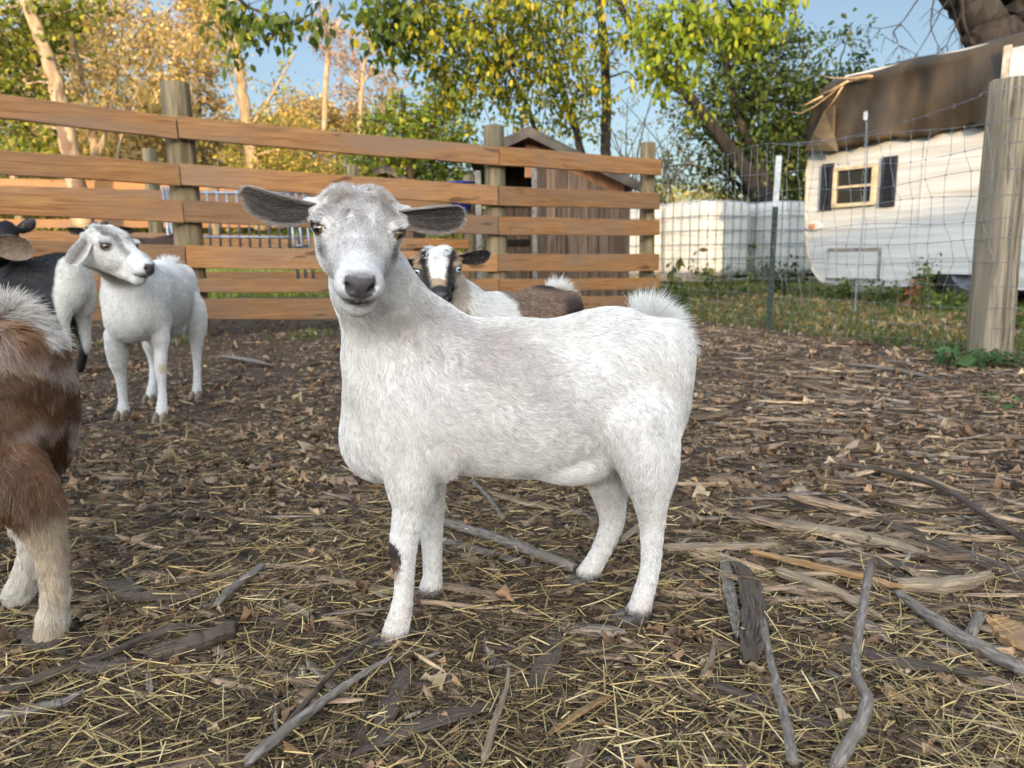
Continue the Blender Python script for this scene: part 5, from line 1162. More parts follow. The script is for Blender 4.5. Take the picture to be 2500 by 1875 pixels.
# far brush behind everything, a continuous belt
def belt(name, label, pxs, Y, pyt, pyb, n, size, pal, wts, seed, depth=3.0):
    g = np.random.default_rng(seed); k = int(n * DENS); u = g.random(k); px = pxs[0] + (pxs[1] - pxs[0]) * u
    top = np.interp(px, np.linspace(pxs[0], pxs[1], len(pyt)), pyt) + 12 * wn2(np.stack([px, 0*px, 0*px], 1), .05, seed) ; v = g.random(k) ** .8
    py = top + (pyb - top) * v; Yv = Y + depth * g.random(k) ** 1.2
    D = np.array([ray(a, b) for a, b in zip(px, py)]); pts = _C + D * (Yv / D[:, 1])[:, None]
    c = palette(g, k, pal, wts, .25) * (1 + .35 * wn2(np.stack([px, py * 1.3, 0*px], 1), .06, seed + 1)[:, None]).clip(.4, 1.7)
    o = leaves(name, pts, size, c, None, g, True); tag(o, label, kind='stuff'); return o
belt('brush', 'golden brush on the far slope behind the left fence', (-60, 1000), 26, [120,60,90,200,330,360,330,300,330], 600, 34000, .20, ORANGE + YELG[:2], [3,2,3,3,1,2,1], 61, 6)
belt('undergrowth', 'olive undergrowth along the edge of the pasture', (-60, 1180), 16.5, [400,380,390,400,410,380,400,420], 560, 26000, .11, [(.16,.15,.03),(.10,.11,.02),(.28,.22,.05),(.05,.06,.015)], [2,2,2,2], 62, 2.5)
belt('far_brush', 'yellow and orange brush far behind the tanks', (1560, 2010), 22, [450,455,465,450,440], 620, 9000, .14, YELG + ORANGE[:2] + [(.50,.22,.06)], [3,3,2,2,2,2,1], 63, 4)
belt('dark_thicket', 'dark green thicket between the shaded tank and the camper', (1945, 2080), 13.2, [470,440,430,440], 760, 4000, .075, DGREEN, [3,3,2,1], 64, 1.2)
belt('shed_brush', 'dim greenery behind the shed and its fence', (1020, 1620), 13.5, [420,430,440,500,470], 700, 8000, .09, [(.05,.08,.015),(.10,.12,.02),(.22,.20,.03)], [3,2,1.5], 65, 2)
# airy twiggy growth against the sky behind the shed
for i, (px, Y, h, lab) in enumerate(((1540, 12.5, 330, 'airy half bare sapling against the sky at the fence end'), (1640, 13, 250, 'airy half bare sapling left of the leaning tree foot'), (1250, 12.5, 330, 'airy half bare sapling behind the shed ridge'))):
    g = np.random.default_rng(300 + i); tr = []
    for k in range(14):
        x0 = px + g.normal() * 25; y0 = 560 - g.random() * 150; dx = g.normal() * 110; L_ = h * (.3 + .6 * g.random()); tr.append([(x0, y0, Y, 3.5), (x0 + dx * .4, y0 - L_ * .5, Y, 2.4), (x0 + dx, y0 - L_, Y, 1.4)])
    tree('sapling', lab, tr, [(px + g.normal() * 60, 400 - g.random() * h * .5, Y, 60, 60, 50) for _ in range(8)], .05, [(.10,.10,.03),(.20,.16,.05),(.07,.06,.04)], [1,1,1], 310 + i, group='airy saplings', small=True, twigs=False)

# ================================================================ weeds and grass outside the wire
M_GRASS = mat_leaf('grass_blade', .3)
bl = np.array([[0,-.5,0],[0,.5,0],[.12,-.35,.45],[.12,.35,.45],[.42,0,1]], float); blF = np.array([[0,1,3,2]]); bl3 = np.array([[2,3,4,4]])
def grass(name, label, n, seed, y0, y1, h, keep, pal, wts, wid=.0035):
    x, y, g = view_points(int(n * DENS), y0, y1, 0, 1.0, seed=seed, margin=1.2); k = g.random(len(x)) < keep(x, y); x, y = x[k], y[k]; n = len(x)
    V = np.array([[0,-.5,0],[0,.5,0],[.10,-.36,.45],[.10,.36,.45],[.42,-.05,1],[.42,.05,1]], float); F = np.array([[0,1,3,2],[2,3,5,4]])
    pos = np.stack([x, y, gz(x, y)], 1); hh = h * (.4 + .9 * g.random(n)); wv_ = wid * (.6 + g.random(n)) * (1 + .12 * y)
    scatter_mesh(name, V, F, pos, g.random(n) * 6.28, g.normal(0, .25, n), g.normal(0, .3, n), np.stack([hh, wv_, hh], 1), palette(g, n, pal, wts, .2), M_GRASS, label)
tuft = lambda x, y, f=3, s=1: np.clip(.5 + .9 * wn2(np.stack([x, y, 0*x], 1), f, s), 0, 1)
GR = [(.05,.085,.018),(.08,.12,.025),(.14,.15,.04),(.22,.20,.08)]
grass('grass', 'short green and tan grass on the ground outside the wire fence', 60000, 71, 3.2, 12, .06, lambda x, y: (beyond_wire(x, y) > -.06) * (x > 1.0) * (.25 + .75 * tuft(x, y)), GR, [3,3,2,2])
grass('fence_grass', 'longer grass growing along the foot of the wire fence', 26000, 72, 2.9, 7.5, .12, lambda x, y: (np.abs(beyond_wire(x, y) - .03) < .13) * (x > 1.1) * tuft(x, y, 4, 3), GR, [4,4,2,1])
grass('board_fence_grass', 'tufts of green grass along the foot of the board fence', 16000, 73, 4.2, 7.4, .07, lambda x, y: (np.abs(y - np.interp(x, [-2.6, -1.0, 0, 1.3], [4.35, 4.75, 5.45, 6.5]) - .05) < .22) * tuft(x, y, 5, 5), GR, [4,3,1,1])
grass('pasture_grass', 'sunlit bright grass on the pasture beyond the fences', 26000, 74, 9.5, 24, .14, lambda x, y: (x < .2 * y) * (.4 + .6 * tuft(x, y, 1.5, 9)), [(.18,.24,.03),(.26,.29,.04),(.32,.30,.08)], [2,2,1], .010)
def weed(name, label, px, Y, hpx, seed, nst, lsz, pal, wts, group='weeds outside the wire fence', spread=30, perst=9, z=None):
    g = np.random.default_rng(seed); b = P(px, 700, Y); b = np.array([b[0], Y, float(terrain(b[0], Y))]); e = empty(name, tuple(b)); tag(e, label, 'weed', group)
    H = hpx * Y / FPX; st_ = MB(); pts = []
    for _ in range(nst):
        d = np.array([g.normal() * spread * Y / FPX, g.normal() * .12, H * (.55 + .5 * g.random())]); w_ = wiggle(np.zeros(3) + g.normal(size=3) * [.03, .03, 0], d, 8, .05, g); st_.tube(w_, np.linspace(.005, .0015, 8), n=4)
        for k in range(perst): pts.append(w_[g.integers(1, 8)] + g.normal(size=3) * .02)
    st_.build('stem', M_TWIG if 'dry' in label else M_GREENSTEM, e); pts = np.array(pts); leaves('foliage', pts, lsz, palette(g, len(pts), pal, wts, .2), e, g)
M_GREENSTEM = mat_basic('green_stem', (.06,.08,.025), (.12,.13,.05), scale=20, rough=.7)
WG = [(.05,.09,.018),(.09,.13,.025),(.16,.17,.03)]
weed('tall_weed', 'tall weed with big drooping leaves in front of the corner tank', 1825, 8.3, 175, 81, 3, .12, WG, [3,2,1], spread=9, perst=5)
weed('tall_weed', 'big leaved weed just right of the board fence end', 1640, 7.6, 160, 82, 4, .11, WG, [2,3,2], spread=16, perst=6)
weed('tall_weed', 'yellowing weed in front of the sunlit tank', 1710, 7.8, 120, 83, 5, .08, [(.22,.20,.03),(.10,.12,.02),(.30,.18,.05)], [2,2,2], spread=20, perst=6)
weed('low_weed', 'bushy weeds at the foot of the corner tank', 1760, 8.4, 75, 84, 26, .055, WG, [2,3,2], spread=45)
weed('low_weed', 'bushy weeds left of the steel post', 1660, 7.4, 60, 85, 24, .05, WG, [2,3,2], spread=40)
weed('low_weed', 'dark weeds behind the steel post under the thicket', 1915, 8.6, 90, 86, 34, .055, [(.03,.055,.014),(.05,.08,.02)], [1,1], spread=55)
weed('low_weed', 'weeds under the far lower corner of the camper', 2040, 7.7, 55, 87, 26, .05, WG, [3,3,1], spread=45)
weed('low_weed', 'weeds under the middle of the camper', 2150, 7.2, 50, 88, 26, .05, WG, [3,3,1], spread=45)
weed('feathery_weed', 'feathery tall weeds in front of the camper wheel arch', 2255, 6.9, 125, 89, 16, .05, WG, [2,3,2], spread=28, perst=8)
weed('red_weed', 'reddish dried weed in front of the camper wheel', 2225, 6.6, 70, 90, 8, .05, [(.26,.09,.04),(.34,.15,.07)], [1,1], spread=16)
weed('low_weed', 'bright low weeds in front of the camper wheel', 2320, 6.3, 55, 91, 26, .05, [(.09,.14,.02),(.14,.19,.03)], [1,1], spread=45)
weed('low_weed', 'dark grassy weed at the right of the round post', 2475, 4.6, 60, 92, 22, .045, WG, [3,2,1], spread=20)
weed('broadleaf_weed', 'small broad leaved green weed at the foot of the round post', 2365, float(W2[1]) - .25, 45, 93, 9, .065, [(.05,.11,.035),(.08,.15,.045)], [1,1], spread=22, perst=4)
weed('low_weed', 'low green weeds right in front of the round post', 2445, float(W2[1]) - .20, 32, 94, 26, .030, [(.05,.10,.025),(.08,.13,.03)], [1,1], spread=26, perst=8)
weed('ground_weed', 'little green weed on the bare soil at the right edge', 2475, 2.35, 22, 95, 8, .022, [(.06,.12,.03)], [1], spread=20, perst=4)
# ================================================================ single sticks and wood pieces on the ground
M_STICK = {'grey': mat_grain('grey_stick', (.09,.075,.062), (.27,.235,.20), st=(60, 300, 300), attr=False, c3=(.16,.135,.11), bump=.0016),
 'dark': mat_grain('dark_wood', (.030,.022,.017), (.135,.105,.08), st=(18, 420, 420), attr=False, c3=(.10,.078,.06), bump=.0025),
 'pale': mat_grain('pale_wood', (.12,.085,.055), (.40,.31,.205), st=(18, 420, 420), attr=False, c3=(.21,.165,.12), bump=.0022),
 'orange': mat_grain('split_wood', (.18,.095,.04), (.44,.27,.125), st=(18, 420, 420), attr=False, c3=(.25,.16,.09), bump=.0022)}
STICKS = [('stick','grey crooked stick standing up out of the litter at the lower right','grey',[(2127,1370,24),(2104,1490,26),(2088,1600,30),(2090,1655,32),(2122,1706,38),(2095,1780,42),(2030,1880,46)],.02,1),
 ('stick','straight grey stick rising to the left of the crooked one','grey',[(1862,1518,20),(1880,1620,22),(1905,1720,24),(1925,1800,28),(1935,1880,32)],.015,1),
 ('twig','white peeled twig with an orange band at the bottom middle','pale',[(1243,1648,8),(1238,1700,12),(1212,1770,17),(1180,1880,20)],.03,1),
 ('stick','round grey stick running back behind the white goat\'s front legs','grey',[(1050,1275,22),(1180,1315,24),(1300,1360,24),(1410,1402,24)],.015,1),
 ('wood_strip','flat pale grey strip of wood just below the round grey stick','grey',[(1060,1325,24),(1180,1360,26),(1310,1395,22)],.006,.4),
 ('plank','broad weathered grey plank right of the goat\'s hind leg','pale',[(1800,1268,30),(1950,1285,50),(2080,1305,60),(2180,1330,50),(2270,1350,18)],.010,.3),
 ('plank','dark splintered board under the broad weathered plank','dark',[(1990,1335,34),(2100,1365,40),(2240,1395,34),(2380,1402,8)],.006,.3),
 ('stick','pale straight stick pointing at the goat\'s hind leg','pale',[(1620,1342,20),(1760,1340,22),(1880,1335,16)],.012,.8),
 ('stick','long orange brown stick below the weathered plank','orange',[(1835,1350,14),(1980,1385,18),(2120,1415,18),(2190,1435,16)],.018,.8),
 ('branch','thick bent pale branch below the dark splintered board','pale',[(2185,1430,34),(2300,1430,38),(2370,1420,30),(2420,1400,18)],.016,.9),
 ('twig','long thin dark twig curving across the right side','dark',[(2045,1130,7),(2150,1145,11),(2260,1172,13),(2340,1210,13),(2420,1265,13),(2510,1320,12)],.02,1),
 ('branch','long black branch below the weathered plank at the right edge','dark',[(2140,1262,12),(2250,1310,20),(2370,1360,22),(2510,1412,24)],.012,.8),
 ('branch','knobbly grey branch slanting down to the right edge','grey',[(2188,1448,18),(2250,1495,26),(2320,1545,30),(2420,1600,30),(2510,1648,26)],.016,1),
 ('wood_chunk','split orange wood chunk at the right edge','orange',[(2420,1512,26),(2450,1535,46),(2510,1585,52)],.014,.5),
 ('log','short thick grey brown log piece left of the front legs','dark',[(378,1612,44),(440,1600,50),(510,1575,46),(580,1548,40)],.018,.9),
 ('wood_strip','flat brown wood strip behind the short log','dark',[(264,1480,28),(380,1478,30),(492,1474,22)],.010,.5),
 ('branch','long thin dark branch across the lower left corner','dark',[(-20,1720,26),(130,1662,22),(240,1625,18),(330,1585,16),(440,1545,20),(500,1550,8)],.014,.9),
 ('wood_strip','brown wood strip below the long dark branch','dark',[(180,1640,30),(240,1648,38),(305,1638,28)],.010,.5),
 ('branch','weathered grey branch at the lower left edge','grey',[(-20,1768,34),(80,1748,36),(170,1725,26)],.010,.6),
 ('twig','knotted grey twig pointing from the middle ground to the lower left','grey',[(530,1492,18),(560,1460,20),(600,1428,18),(645,1395,16)],.020,1),
 ('twig','long smooth brown twig slanting up from the bottom edge','grey',[(600,1890,26),(700,1800,24),(800,1722,20),(900,1655,14),(960,1622,9)],.020,1),
 ('twig','thinner reddish twig beside the long smooth brown one','dark',[(690,1800,14),(760,1720,13),(830,1640,10),(890,1590,8),(938,1543,5)],.022,1),
 ('wood_strip','broad dark wood strip lying near the bottom middle','dark',[(885,1850,30),(980,1812,48),(1100,1768,52),(1210,1742,30)],.010,.35),
 ('wood_strip','upright dark brown wood strip left of the white twig','dark',[(915,1835,34),(950,1750,40),(990,1665,34),(1005,1640,20)],.008,.3),
 ('wood_strip','dark grey wood strip below the goat\'s belly','dark',[(1305,1700,26),(1330,1640,44),(1362,1570,30)],.008,.3),
 ('wood_strip','brown split piece right of the white twig','orange',[(1352,1802,18),(1420,1755,26),(1488,1716,22)],.010,.5),
 ('wood_strip','grey upright strip right of the goat\'s hind hoof','grey',[(1768,1355,18),(1776,1430,22),(1790,1500,20),(1798,1565,10)],.010,.5),
 ('wood_chunk','dark gnarled upright piece of bark right of the hind hoof','dark',[(1805,1385,26),(1832,1440,42),(1840,1540,48),(1825,1620,36)],.016,.6),
 ('stick','mottled pale stick lying left of the crooked stick','pale',[(1892,1398,26),(1960,1420,28),(2040,1448,28),(2100,1480,20),(2155,1515,12)],.016,.9),
 ('stick','pale stick behind the near front hoof','pale',[(800,1432,14),(880,1442,18),(960,1460,16)],.010,.8),
 ('stick','pale flat stick right of the far front hoof','pale',[(1075,1448,24),(1140,1458,26),(1225,1478,18)],.010,.6),
 ('plank','grey brown plank at the lower right with a curled end','dark',[(2080,1592,50),(2180,1620,44),(2290,1632,34),(2400,1650,18)],.010,.35),
 ('branch','dark branch half buried at the lower right','dark',[(1740,1685,22),(1850,1720,26),(1960,1762,26),(2080,1790,20)],.008,.7),
 ('twig','short thin pinkish twig under the goat\'s belly','grey',[(1150,1172,9),(1190,1215,10),(1232,1278,9)],.014,1),
 ('stick','pale broken stick behind the goat\'s belly','pale',[(1200,1206,16),(1290,1232,18),(1372,1246,14)],.012,.8),
 ('stick','short pale stub standing left of the crooked stick','pale',[(1712,1672,22),(1735,1625,22),(1748,1572,18)],.012,.9),
 ('stick','short stub of wood at the far right','grey',[(2366,1555,22),(2382,1525,22),(2392,1500,20)],.018,.9),
 ('bark','torn slab of grey bark by the brown goat\'s hoof','dark',[(48,1555,20),(95,1575,56),(140,1600,30)],.012,.3),
 ('wood_chunk','curled torn bark below the short log','dark',[(262,1440,20),(310,1445,50),(352,1465,26)],.012,.4),
 ('stick','pale stick behind the far hind leg','pale',[(1520,1325,18),(1560,1290,20),(1580,1265,16)],.010,.8),
 ('plank','grey weathered plank lying in the middle distance at the left','grey',[(545,868,16),(600,878,22),(655,888,14)],.02,.5),
 ('stick','long grey stick on the leaves in front of the wire fence','grey',[(2065,895,7),(2150,905,9),(2250,922,10),(2300,935,6)],.012,.8)]
for nm, lab, mk, pl, z, flat in STICKS:
    pts = []; rr = []; z += .006 + (.03 if 'straight grey' in lab else 0)
    for i, (x, y, w_) in enumerate(pl):
        q = G(x, min(y, 1884), z); dist = np.linalg.norm(q - _C); r_ = w_ / 2 * dist / FPX * .95; q[2] += terrain(q[0], q[1]) * .8
        if 'crooked' in lab and 'standing' in lab: r_ *= .66
        if 'straight grey' in lab: r_ *= .75
        if 'standing up' in lab: q[2] = z + [.055,.05,.035,.03,.03,.02,.01][i]; d_ = ray(x, min(y, 1884)); q = _C + d_ * ((q[2] - CAM_H) / d_[2])
        pts.append(q); rr.append(r_)
    pts, rr = np.array(pts), np.array(rr); t = np.linspace(0, 1, len(pts)); tt = np.linspace(0, 1, 26)
    Q = np.stack([np.interp(tt, t, pts[:, i]) for i in range(3)], 1); k_ = np.array([1, 2, 1]) / 4
    for i in range(3): Q[:, i] = np.convolve(np.pad(Q[:, i], 1, mode='edge'), k_, 'valid') + rng.normal(size=26) * rr.mean() * .05
    sm = R_ = np.interp(tt, t, rr); R_ = R_ * (1 + .035 * rng.normal(size=26)).clip(.9, 1.15)
    fl_ = flat < .85; n_ = 7 if fl_ else 14; T_ = np.gradient(Q, axis=0); T_ /= np.linalg.norm(T_, axis=1)[:, None]
    A_ = np.cross(T_, [0, 0, 1.0]); A_ /= np.linalg.norm(A_, axis=1)[:, None]; B_ = np.cross(A_, T_); th = np.arange(n_) * 2 * np.pi / n_ + .3
    pr_ = 1 + (.30 if fl_ else .07) * rng.normal(size=n_); dist_ = np.r_[0, np.cumsum(np.linalg.norm(np.diff(Q, axis=0), axis=1))]
    ends = (rng.random((2, n_)) - .5) * rr.mean() * (5 if fl_ else 1.2)      # splintered ends
    V_, lc_ = [], []
    for a in range(26):
        for b in range(n_):
            r_ = R_[a] * pr_[b] * (1 + .05 * rng.normal()) * (.72 if a in (0, 25) else 1)
            V_.append(Q[a] + A_[a] * r_ * math.cos(th[b]) + B_[a] * r_ * flat * math.sin(th[b]) + (T_[a] * ends[0 if a == 0 else 1, b] if a in (0, 25) else 0))
            lc_.append((dist_[a], R_[a] * math.cos(th[b]), R_[a] * math.sin(th[b])))
    F_ = [(a*n_+b, a*n_+(b+1) % n_, (a+1)*n_+(b+1) % n_, (a+1)*n_+b) for a in range(25) for b in range(n_)] + [tuple(range(n_))[::-1], tuple(25*n_ + np.arange(n_))]
    o = mesh_obj(nm, V_, F_, M_STICK[mk], smooth=not fl_, lc=lc_); tag(o, lab, {'wood_strip': 'wood piece', 'wood_chunk': 'wood piece'}.get(nm, nm))
# ---- coats and poses
def mixc(c, col, k):
    k = np.clip(k, 0, 1)[:, None]; return c * (1 - k) + np.asarray(col, float) * k
def blob(p, c, r): return np.clip(1.5 - np.linalg.norm((p - np.asarray(c)) / np.asarray(r), axis=1) * 1.5 + .25, 0, 1)
def pick(gr, n, prob): return (gr.random(n) < prob).astype(float)
def gdir(yaw, wv):                       # world direction -> goat frame
    c, s = math.cos(-yaw), math.sin(-yaw); return np.array([c * wv[0] - s * wv[1], s * wv[0] + c * wv[1], wv[2]])
def gpos(l, yaw, sc, wp):
    return gdir(yaw, np.asarray(wp) - np.asarray(l)) / sc

def coat_white(p, h, gr, ctx):
    n = len(p); c = np.tile(np.array((.86, .835, .80)), (n, 1)); z = p[:, 2]
    big = wnoise(p, 22, 91, 3); mid = wnoise(p * np.array([1, 1, 1.6]), 55, 92, 3)
    saddle = blob(p, loc(1180, 850, .90), (.13, .09, .075)) * .8 + blob(p, loc(1350, 900, .90), (.16, .09, .10)) * .55 + blob(p, loc(1560, 900, .95), (.06, .1, .08)) * .3 + blob(p, loc(1130, 800, .9), (.07, .06, .05)) * .5
    hd = blob(h, (0, .02, .03), (.06, .07, .07)) * .0
    pr = .05 + .30 * saddle * np.clip(.6 + big, 0, 1.3) + .16 * np.clip(mid - .2, 0, 1) * (z > .2)
    k = pick(gr, n, pr); dk = np.array((.44, .385, .35)) + .12 * gr.random((n, 1))
    c = c * (1 - .85 * k[:, None]) + dk * .85 * k[:, None]
    c = mixc(c, (.56, .505, .48), .70 * saddle * np.clip(.5 + big, 0, 1))
    c = mixc(c, (.74, .68, .60), np.clip(wnoise(p, 28, 97, 2) + .1, 0, 1) * .38 * (z > .15)); c = mixc(c, (.60, .585, .59), np.clip((h[:, 1] - .05) / .03, 0, 1) * (np.linalg.norm(h - np.array([0, .06, 0]), axis=1) < .11) * (.35 + .5 * pick(gr, n, .4)))
    c = mixc(c, (.07, .05, .04), np.clip((.034 - z) / .012, 0, 1) * (.45 + .5 * pick(gr, n, .6)))
    c = mixc(c, (.62, .50, .36), np.clip((.09 - z) / .06, 0, 1) * .35 * pick(gr, n, .5))
    c = mixc(c, (.66, .56, .44), np.clip((.16 - z) / .1, 0, 1) * .3 * np.clip(wnoise(p, 60, 99), 0, 1))
    c = mixc(c, (.030, .022, .018), (np.linalg.norm((p - loc(948, 1362, .885)) / np.array([.017, .035, .024]), axis=1) < 1) * .95)
    c = mixc(c, (.25, .15, .08), (np.linalg.norm((p - loc(958, 1395, .885)) / np.array([.010, .02, .014]), axis=1) < 1) * .6)
    c = mixc(c, (.055, .042, .035), np.clip((.040 - z) / .010, 0, 1) * (.55 + .4 * pick(gr, n, .7)))
    # face
    onh = (np.linalg.norm(h - np.array([0, .04, 0]), axis=1) < .115)
    f = np.zeros(n)
    for e in (-1, 1): f += blob(h, (e * .026, .012, .046), (.024, .03, .026)) * 1.0
    c = mixc(c, (.46, .36, .27), f * onh * (.55 + .4 * pick(gr, n, .5)))
    g = blob(h, (.036, .03, .026), (.016, .02, .014)) + blob(h, (-.036, .03, .026), (.016, .02, .014))
    c = mixc(c, (.30, .25, .23), g * onh * (.35 + .5 * pick(gr, n, .5)))
    g = blob(h, (.036, .050, -.010), (.011, .015, .012)) + blob(h, (-.036, .050, -.010), (.011, .015, .012))
    c = mixc(c, (.15, .13, .13), g * onh * (.5 + .4 * pick(gr, n, .6)))
    c = mixc(c, (.42, .33, .25), blob(h, (.012, .07, .006), (.008, .03, .015)) * onh * (.25 + .5 * pick(gr, n, .5)))
    c = mixc(c, (.40, .36, .355), onh * (.10 + .55 * pick(gr, n, .38)) * np.clip((.036 - np.abs(h[:, 0])) / .015, 0, 1) * np.clip((h[:, 2] + .03) / .02, 0, 1) * np.clip((.125 - h[:, 1]) / .04, 0, 1))
    c = mixc(c, (.14, .12, .12), blob(h, (0, .128, -.003), (.018, .016, .006)) * onh * .8)
    c = mixc(c, (.10, .085, .08), blob(h, (0, .126, -.037), (.025, .026, .0095)) * onh * (.45 + .5 * pick(gr, n, .7)))
    return c
def ear_white(t, u, s, gr):
    n = len(t); c = np.tile(np.array((.50, .44, .38)), (n, 1))
    inn = s > .5; rim = np.clip((np.abs(u) - .72) / .2, 0, 1)
    ci = np.tile(np.array((.12, .10, .092)), (n, 1)); ci = mixc(ci, (.42, .37, .33), rim * .6 + np.clip((t - .85) / .15, 0, 1) * .4)
    ci = ci * (1.25 + .5 * np.sin(u[inn if False else slice(None)] * 14 + t * 3))[:, None]
    ci = mixc(ci, (.50, .46, .43), pick(gr, n, .08 + .55 * np.clip(.55 - t, 0, 1) * (u < .25)) * .8)
    c[inn] = ci[inn]; return c

def herd():
    YW = TH
    fw = gdir(YW, (.20, -.98, 0)); pt = R(26)
    f = np.array([fw[0] * math.cos(pt), fw[1] * math.cos(pt), -math.sin(pt)])
    def cw(p, h, gr, ctx):
        ctx['ear'] = ear_white; ctx['tail'] = lambda c, g: np.tile(np.array((.83,.82,.78)), (len(c), 1)) * (1 - .45 * pick(g, len(c), .10))[:, None]
        return coat_white(p, h, gr, ctx)
    goat('big white goat with grey flecks standing side on in the middle, face to the viewer', tuple(GO), YW, 1.0, 11, NH(330000),
         loc(874, 548, .83), f, R(-5), cw, group='goats in the pen', hs=.90, fl=.0105, radm=.00021, legr=.93, neckw=(73, 124), tail_L=.060,
         ears=[dict(e=-1, ax=(-1, -.10, .03), n=(.15, 1, -.25), L=.090, W=.0225, curl=.36), dict(e=1, ax=(1, -.10, .20), n=(-.1, 1, -.30), L=.088, W=.022, curl=.42)],
         visible=lambda c: np.where((c[:, 1] > .04) & (c[:, 2] > .25) & (c[:, 0] > -.1), .25, 1.0))
# ---- the other goats
def ear_black(t, u, s, gr):
    n = len(t); c = np.tile(np.array((.018,.016,.015)), (n, 1)); return mixc(c, (.30,.24,.18), pick(gr, n, .06) + 0 * t)
def ear_plain(t, u, s, gr):
    n = len(t); c = np.tile(np.array((.74,.71,.68)), (n, 1)); inn = s > .5; c[inn] = mixc(c[inn], (.30,.24,.22), np.clip(1 - np.abs(u[inn]) * 1.2, 0, 1)); return c
def ear_tan(t, u, s, gr):
    n = len(t); c = np.tile(np.array((.42,.30,.19)), (n, 1)); return mixc(c, (.22,.16,.12), (s > .5) * .7)
def coat_plain(p, h, gr, ctx):
    n = len(p); c = np.tile(np.array((.80,.785,.75)), (n, 1)); z = p[:, 2]
    ctx['ear'] = ear_plain
    c = mixc(c, (.60,.56,.50), np.clip(wnoise(p, 25, 5, 3), 0, 1) * .35)
    c = mixc(c, (.66,.52,.34), (np.linalg.norm(p[:, :3] - np.array(LEG_K[0]), axis=1) < .017) * .8); c = mixc(c, (.62,.46,.28), (np.linalg.norm(p - np.array(LEG_K[1]), axis=1) < .017) * .8)
    onh = np.linalg.norm(h - np.array([0, .04, 0]), axis=1) < .115
    for e in (-1, 1): c = mixc(c, (.15,.12,.11), onh * np.clip(1.3 - np.abs(h[:, 0] - e * .026 - e * .10 * (.03 - h[:, 1])) / .0065, 0, 1) * (h[:, 1] > -.01) * (h[:, 1] < .085) * (h[:, 2] > -.014) * .75)
    c = mixc(c, (.28,.24,.22), blob(h, (0, .125, -.030), (.024, .022, .010)) * onh * .8)
    return c
LEG_K = [loc(945, 1350, .885), loc(1040, 1330, 1.0)]
def coat_pied(p, h, gr, ctx):             # black and white
    ctx['ear'] = ear_black; n = len(p); c = np.tile(np.array((.72,.70,.64)), (n, 1))
    q = wnoise(p, 12, 31, 3); x = p[:, 0]
    c = mixc(c, (.014,.013,.014), np.clip((-x + .19 + .018 * q) / .008, 0, 1)); c = mixc(c, (.62,.60,.56), np.clip((.016 - np.abs(x - .0 + .3 * (p[:, 2] - .42))) / .006, 0, 1) * (p[:, 2] > .41) * .7); c = mixc(c, (.014,.013,.014), (np.linalg.norm(h - np.array([0, .035, -.01]), axis=1) < .125) * 1.0)
    return c
def coat_tri(p, h, gr, ctx):
    ctx['ear'] = ear_black; n = len(p); x, z = p[:, 0], p[:, 2]; w_ = .025 * wnoise(p, 18, 41, 3)
    c = np.tile(np.array((.21,.125,.075)), (n, 1)); c = mixc(c, (.50,.44,.38), pick(gr, n, .22) * .6)
    c = mixc(c, (.035,.024,.020), np.clip((z - .435 + w_ * .4) / .012, 0, 1) * (x > -.08))
    c = mixc(c, (.045,.028,.024), blob(p, loc(1640, 880, .93), (.045, .09, .05)) * 1.2)
    c = mixc(c, (.26,.15,.07), blob(p, loc(1545, 960, .9), (.07, .06, .03)) * .7)
    c = mixc(c, (.78,.765,.73), np.clip((.055 - np.abs(x + .075 + (z - .4) * .45 + w_)) / .008, 0, 1))
    c = mixc(c, (.42,.29,.18), np.clip((-x - .115 - (z - .4) * .45 - w_) / .01, 0, 1))
    c = mixc(c, (.74,.73,.70), np.clip((.20 - z) / .03, 0, 1))
    onh = np.linalg.norm(h - np.array([0, .035, -.01]), axis=1) < .118
    hx = np.abs(h[:, 0]); f = onh.astype(float)
    c = mixc(c, (.40,.28,.17), f); c = mixc(c, (.66,.60,.52), f * (hx > .030) * (h[:, 2] < -.008) * .9)
    c = mixc(c, (.016,.014,.014), f * np.clip(1.6 - np.abs(hx - (.031 - .10 * np.clip(h[:, 1] - .03, 0, .07))) / .0075, 0, 1) * (h[:, 2] > -.032) * (h[:, 1] > -.01))
    c = mixc(c, (.86,.85,.83), f * np.clip((.026 - .16 * np.clip(h[:, 1] - .015, 0, 1) - hx) / .003, 0, 1) * (h[:, 1] < .088 + .3 * h[:, 0]) * (h[:, 2] > -.005))
    c = mixc(c, (.020,.018,.018), f * np.clip((h[:, 1] - .109) / .006, 0, 1) * (h[:, 2] > -.042)); c = mixc(c, (.74,.72,.70), f * (h[:, 2] < -.046) * (hx < .02))
    ctx['tail'] = lambda c_, g: np.tile(np.array((.80,.78,.73)), (len(c_), 1)); return c
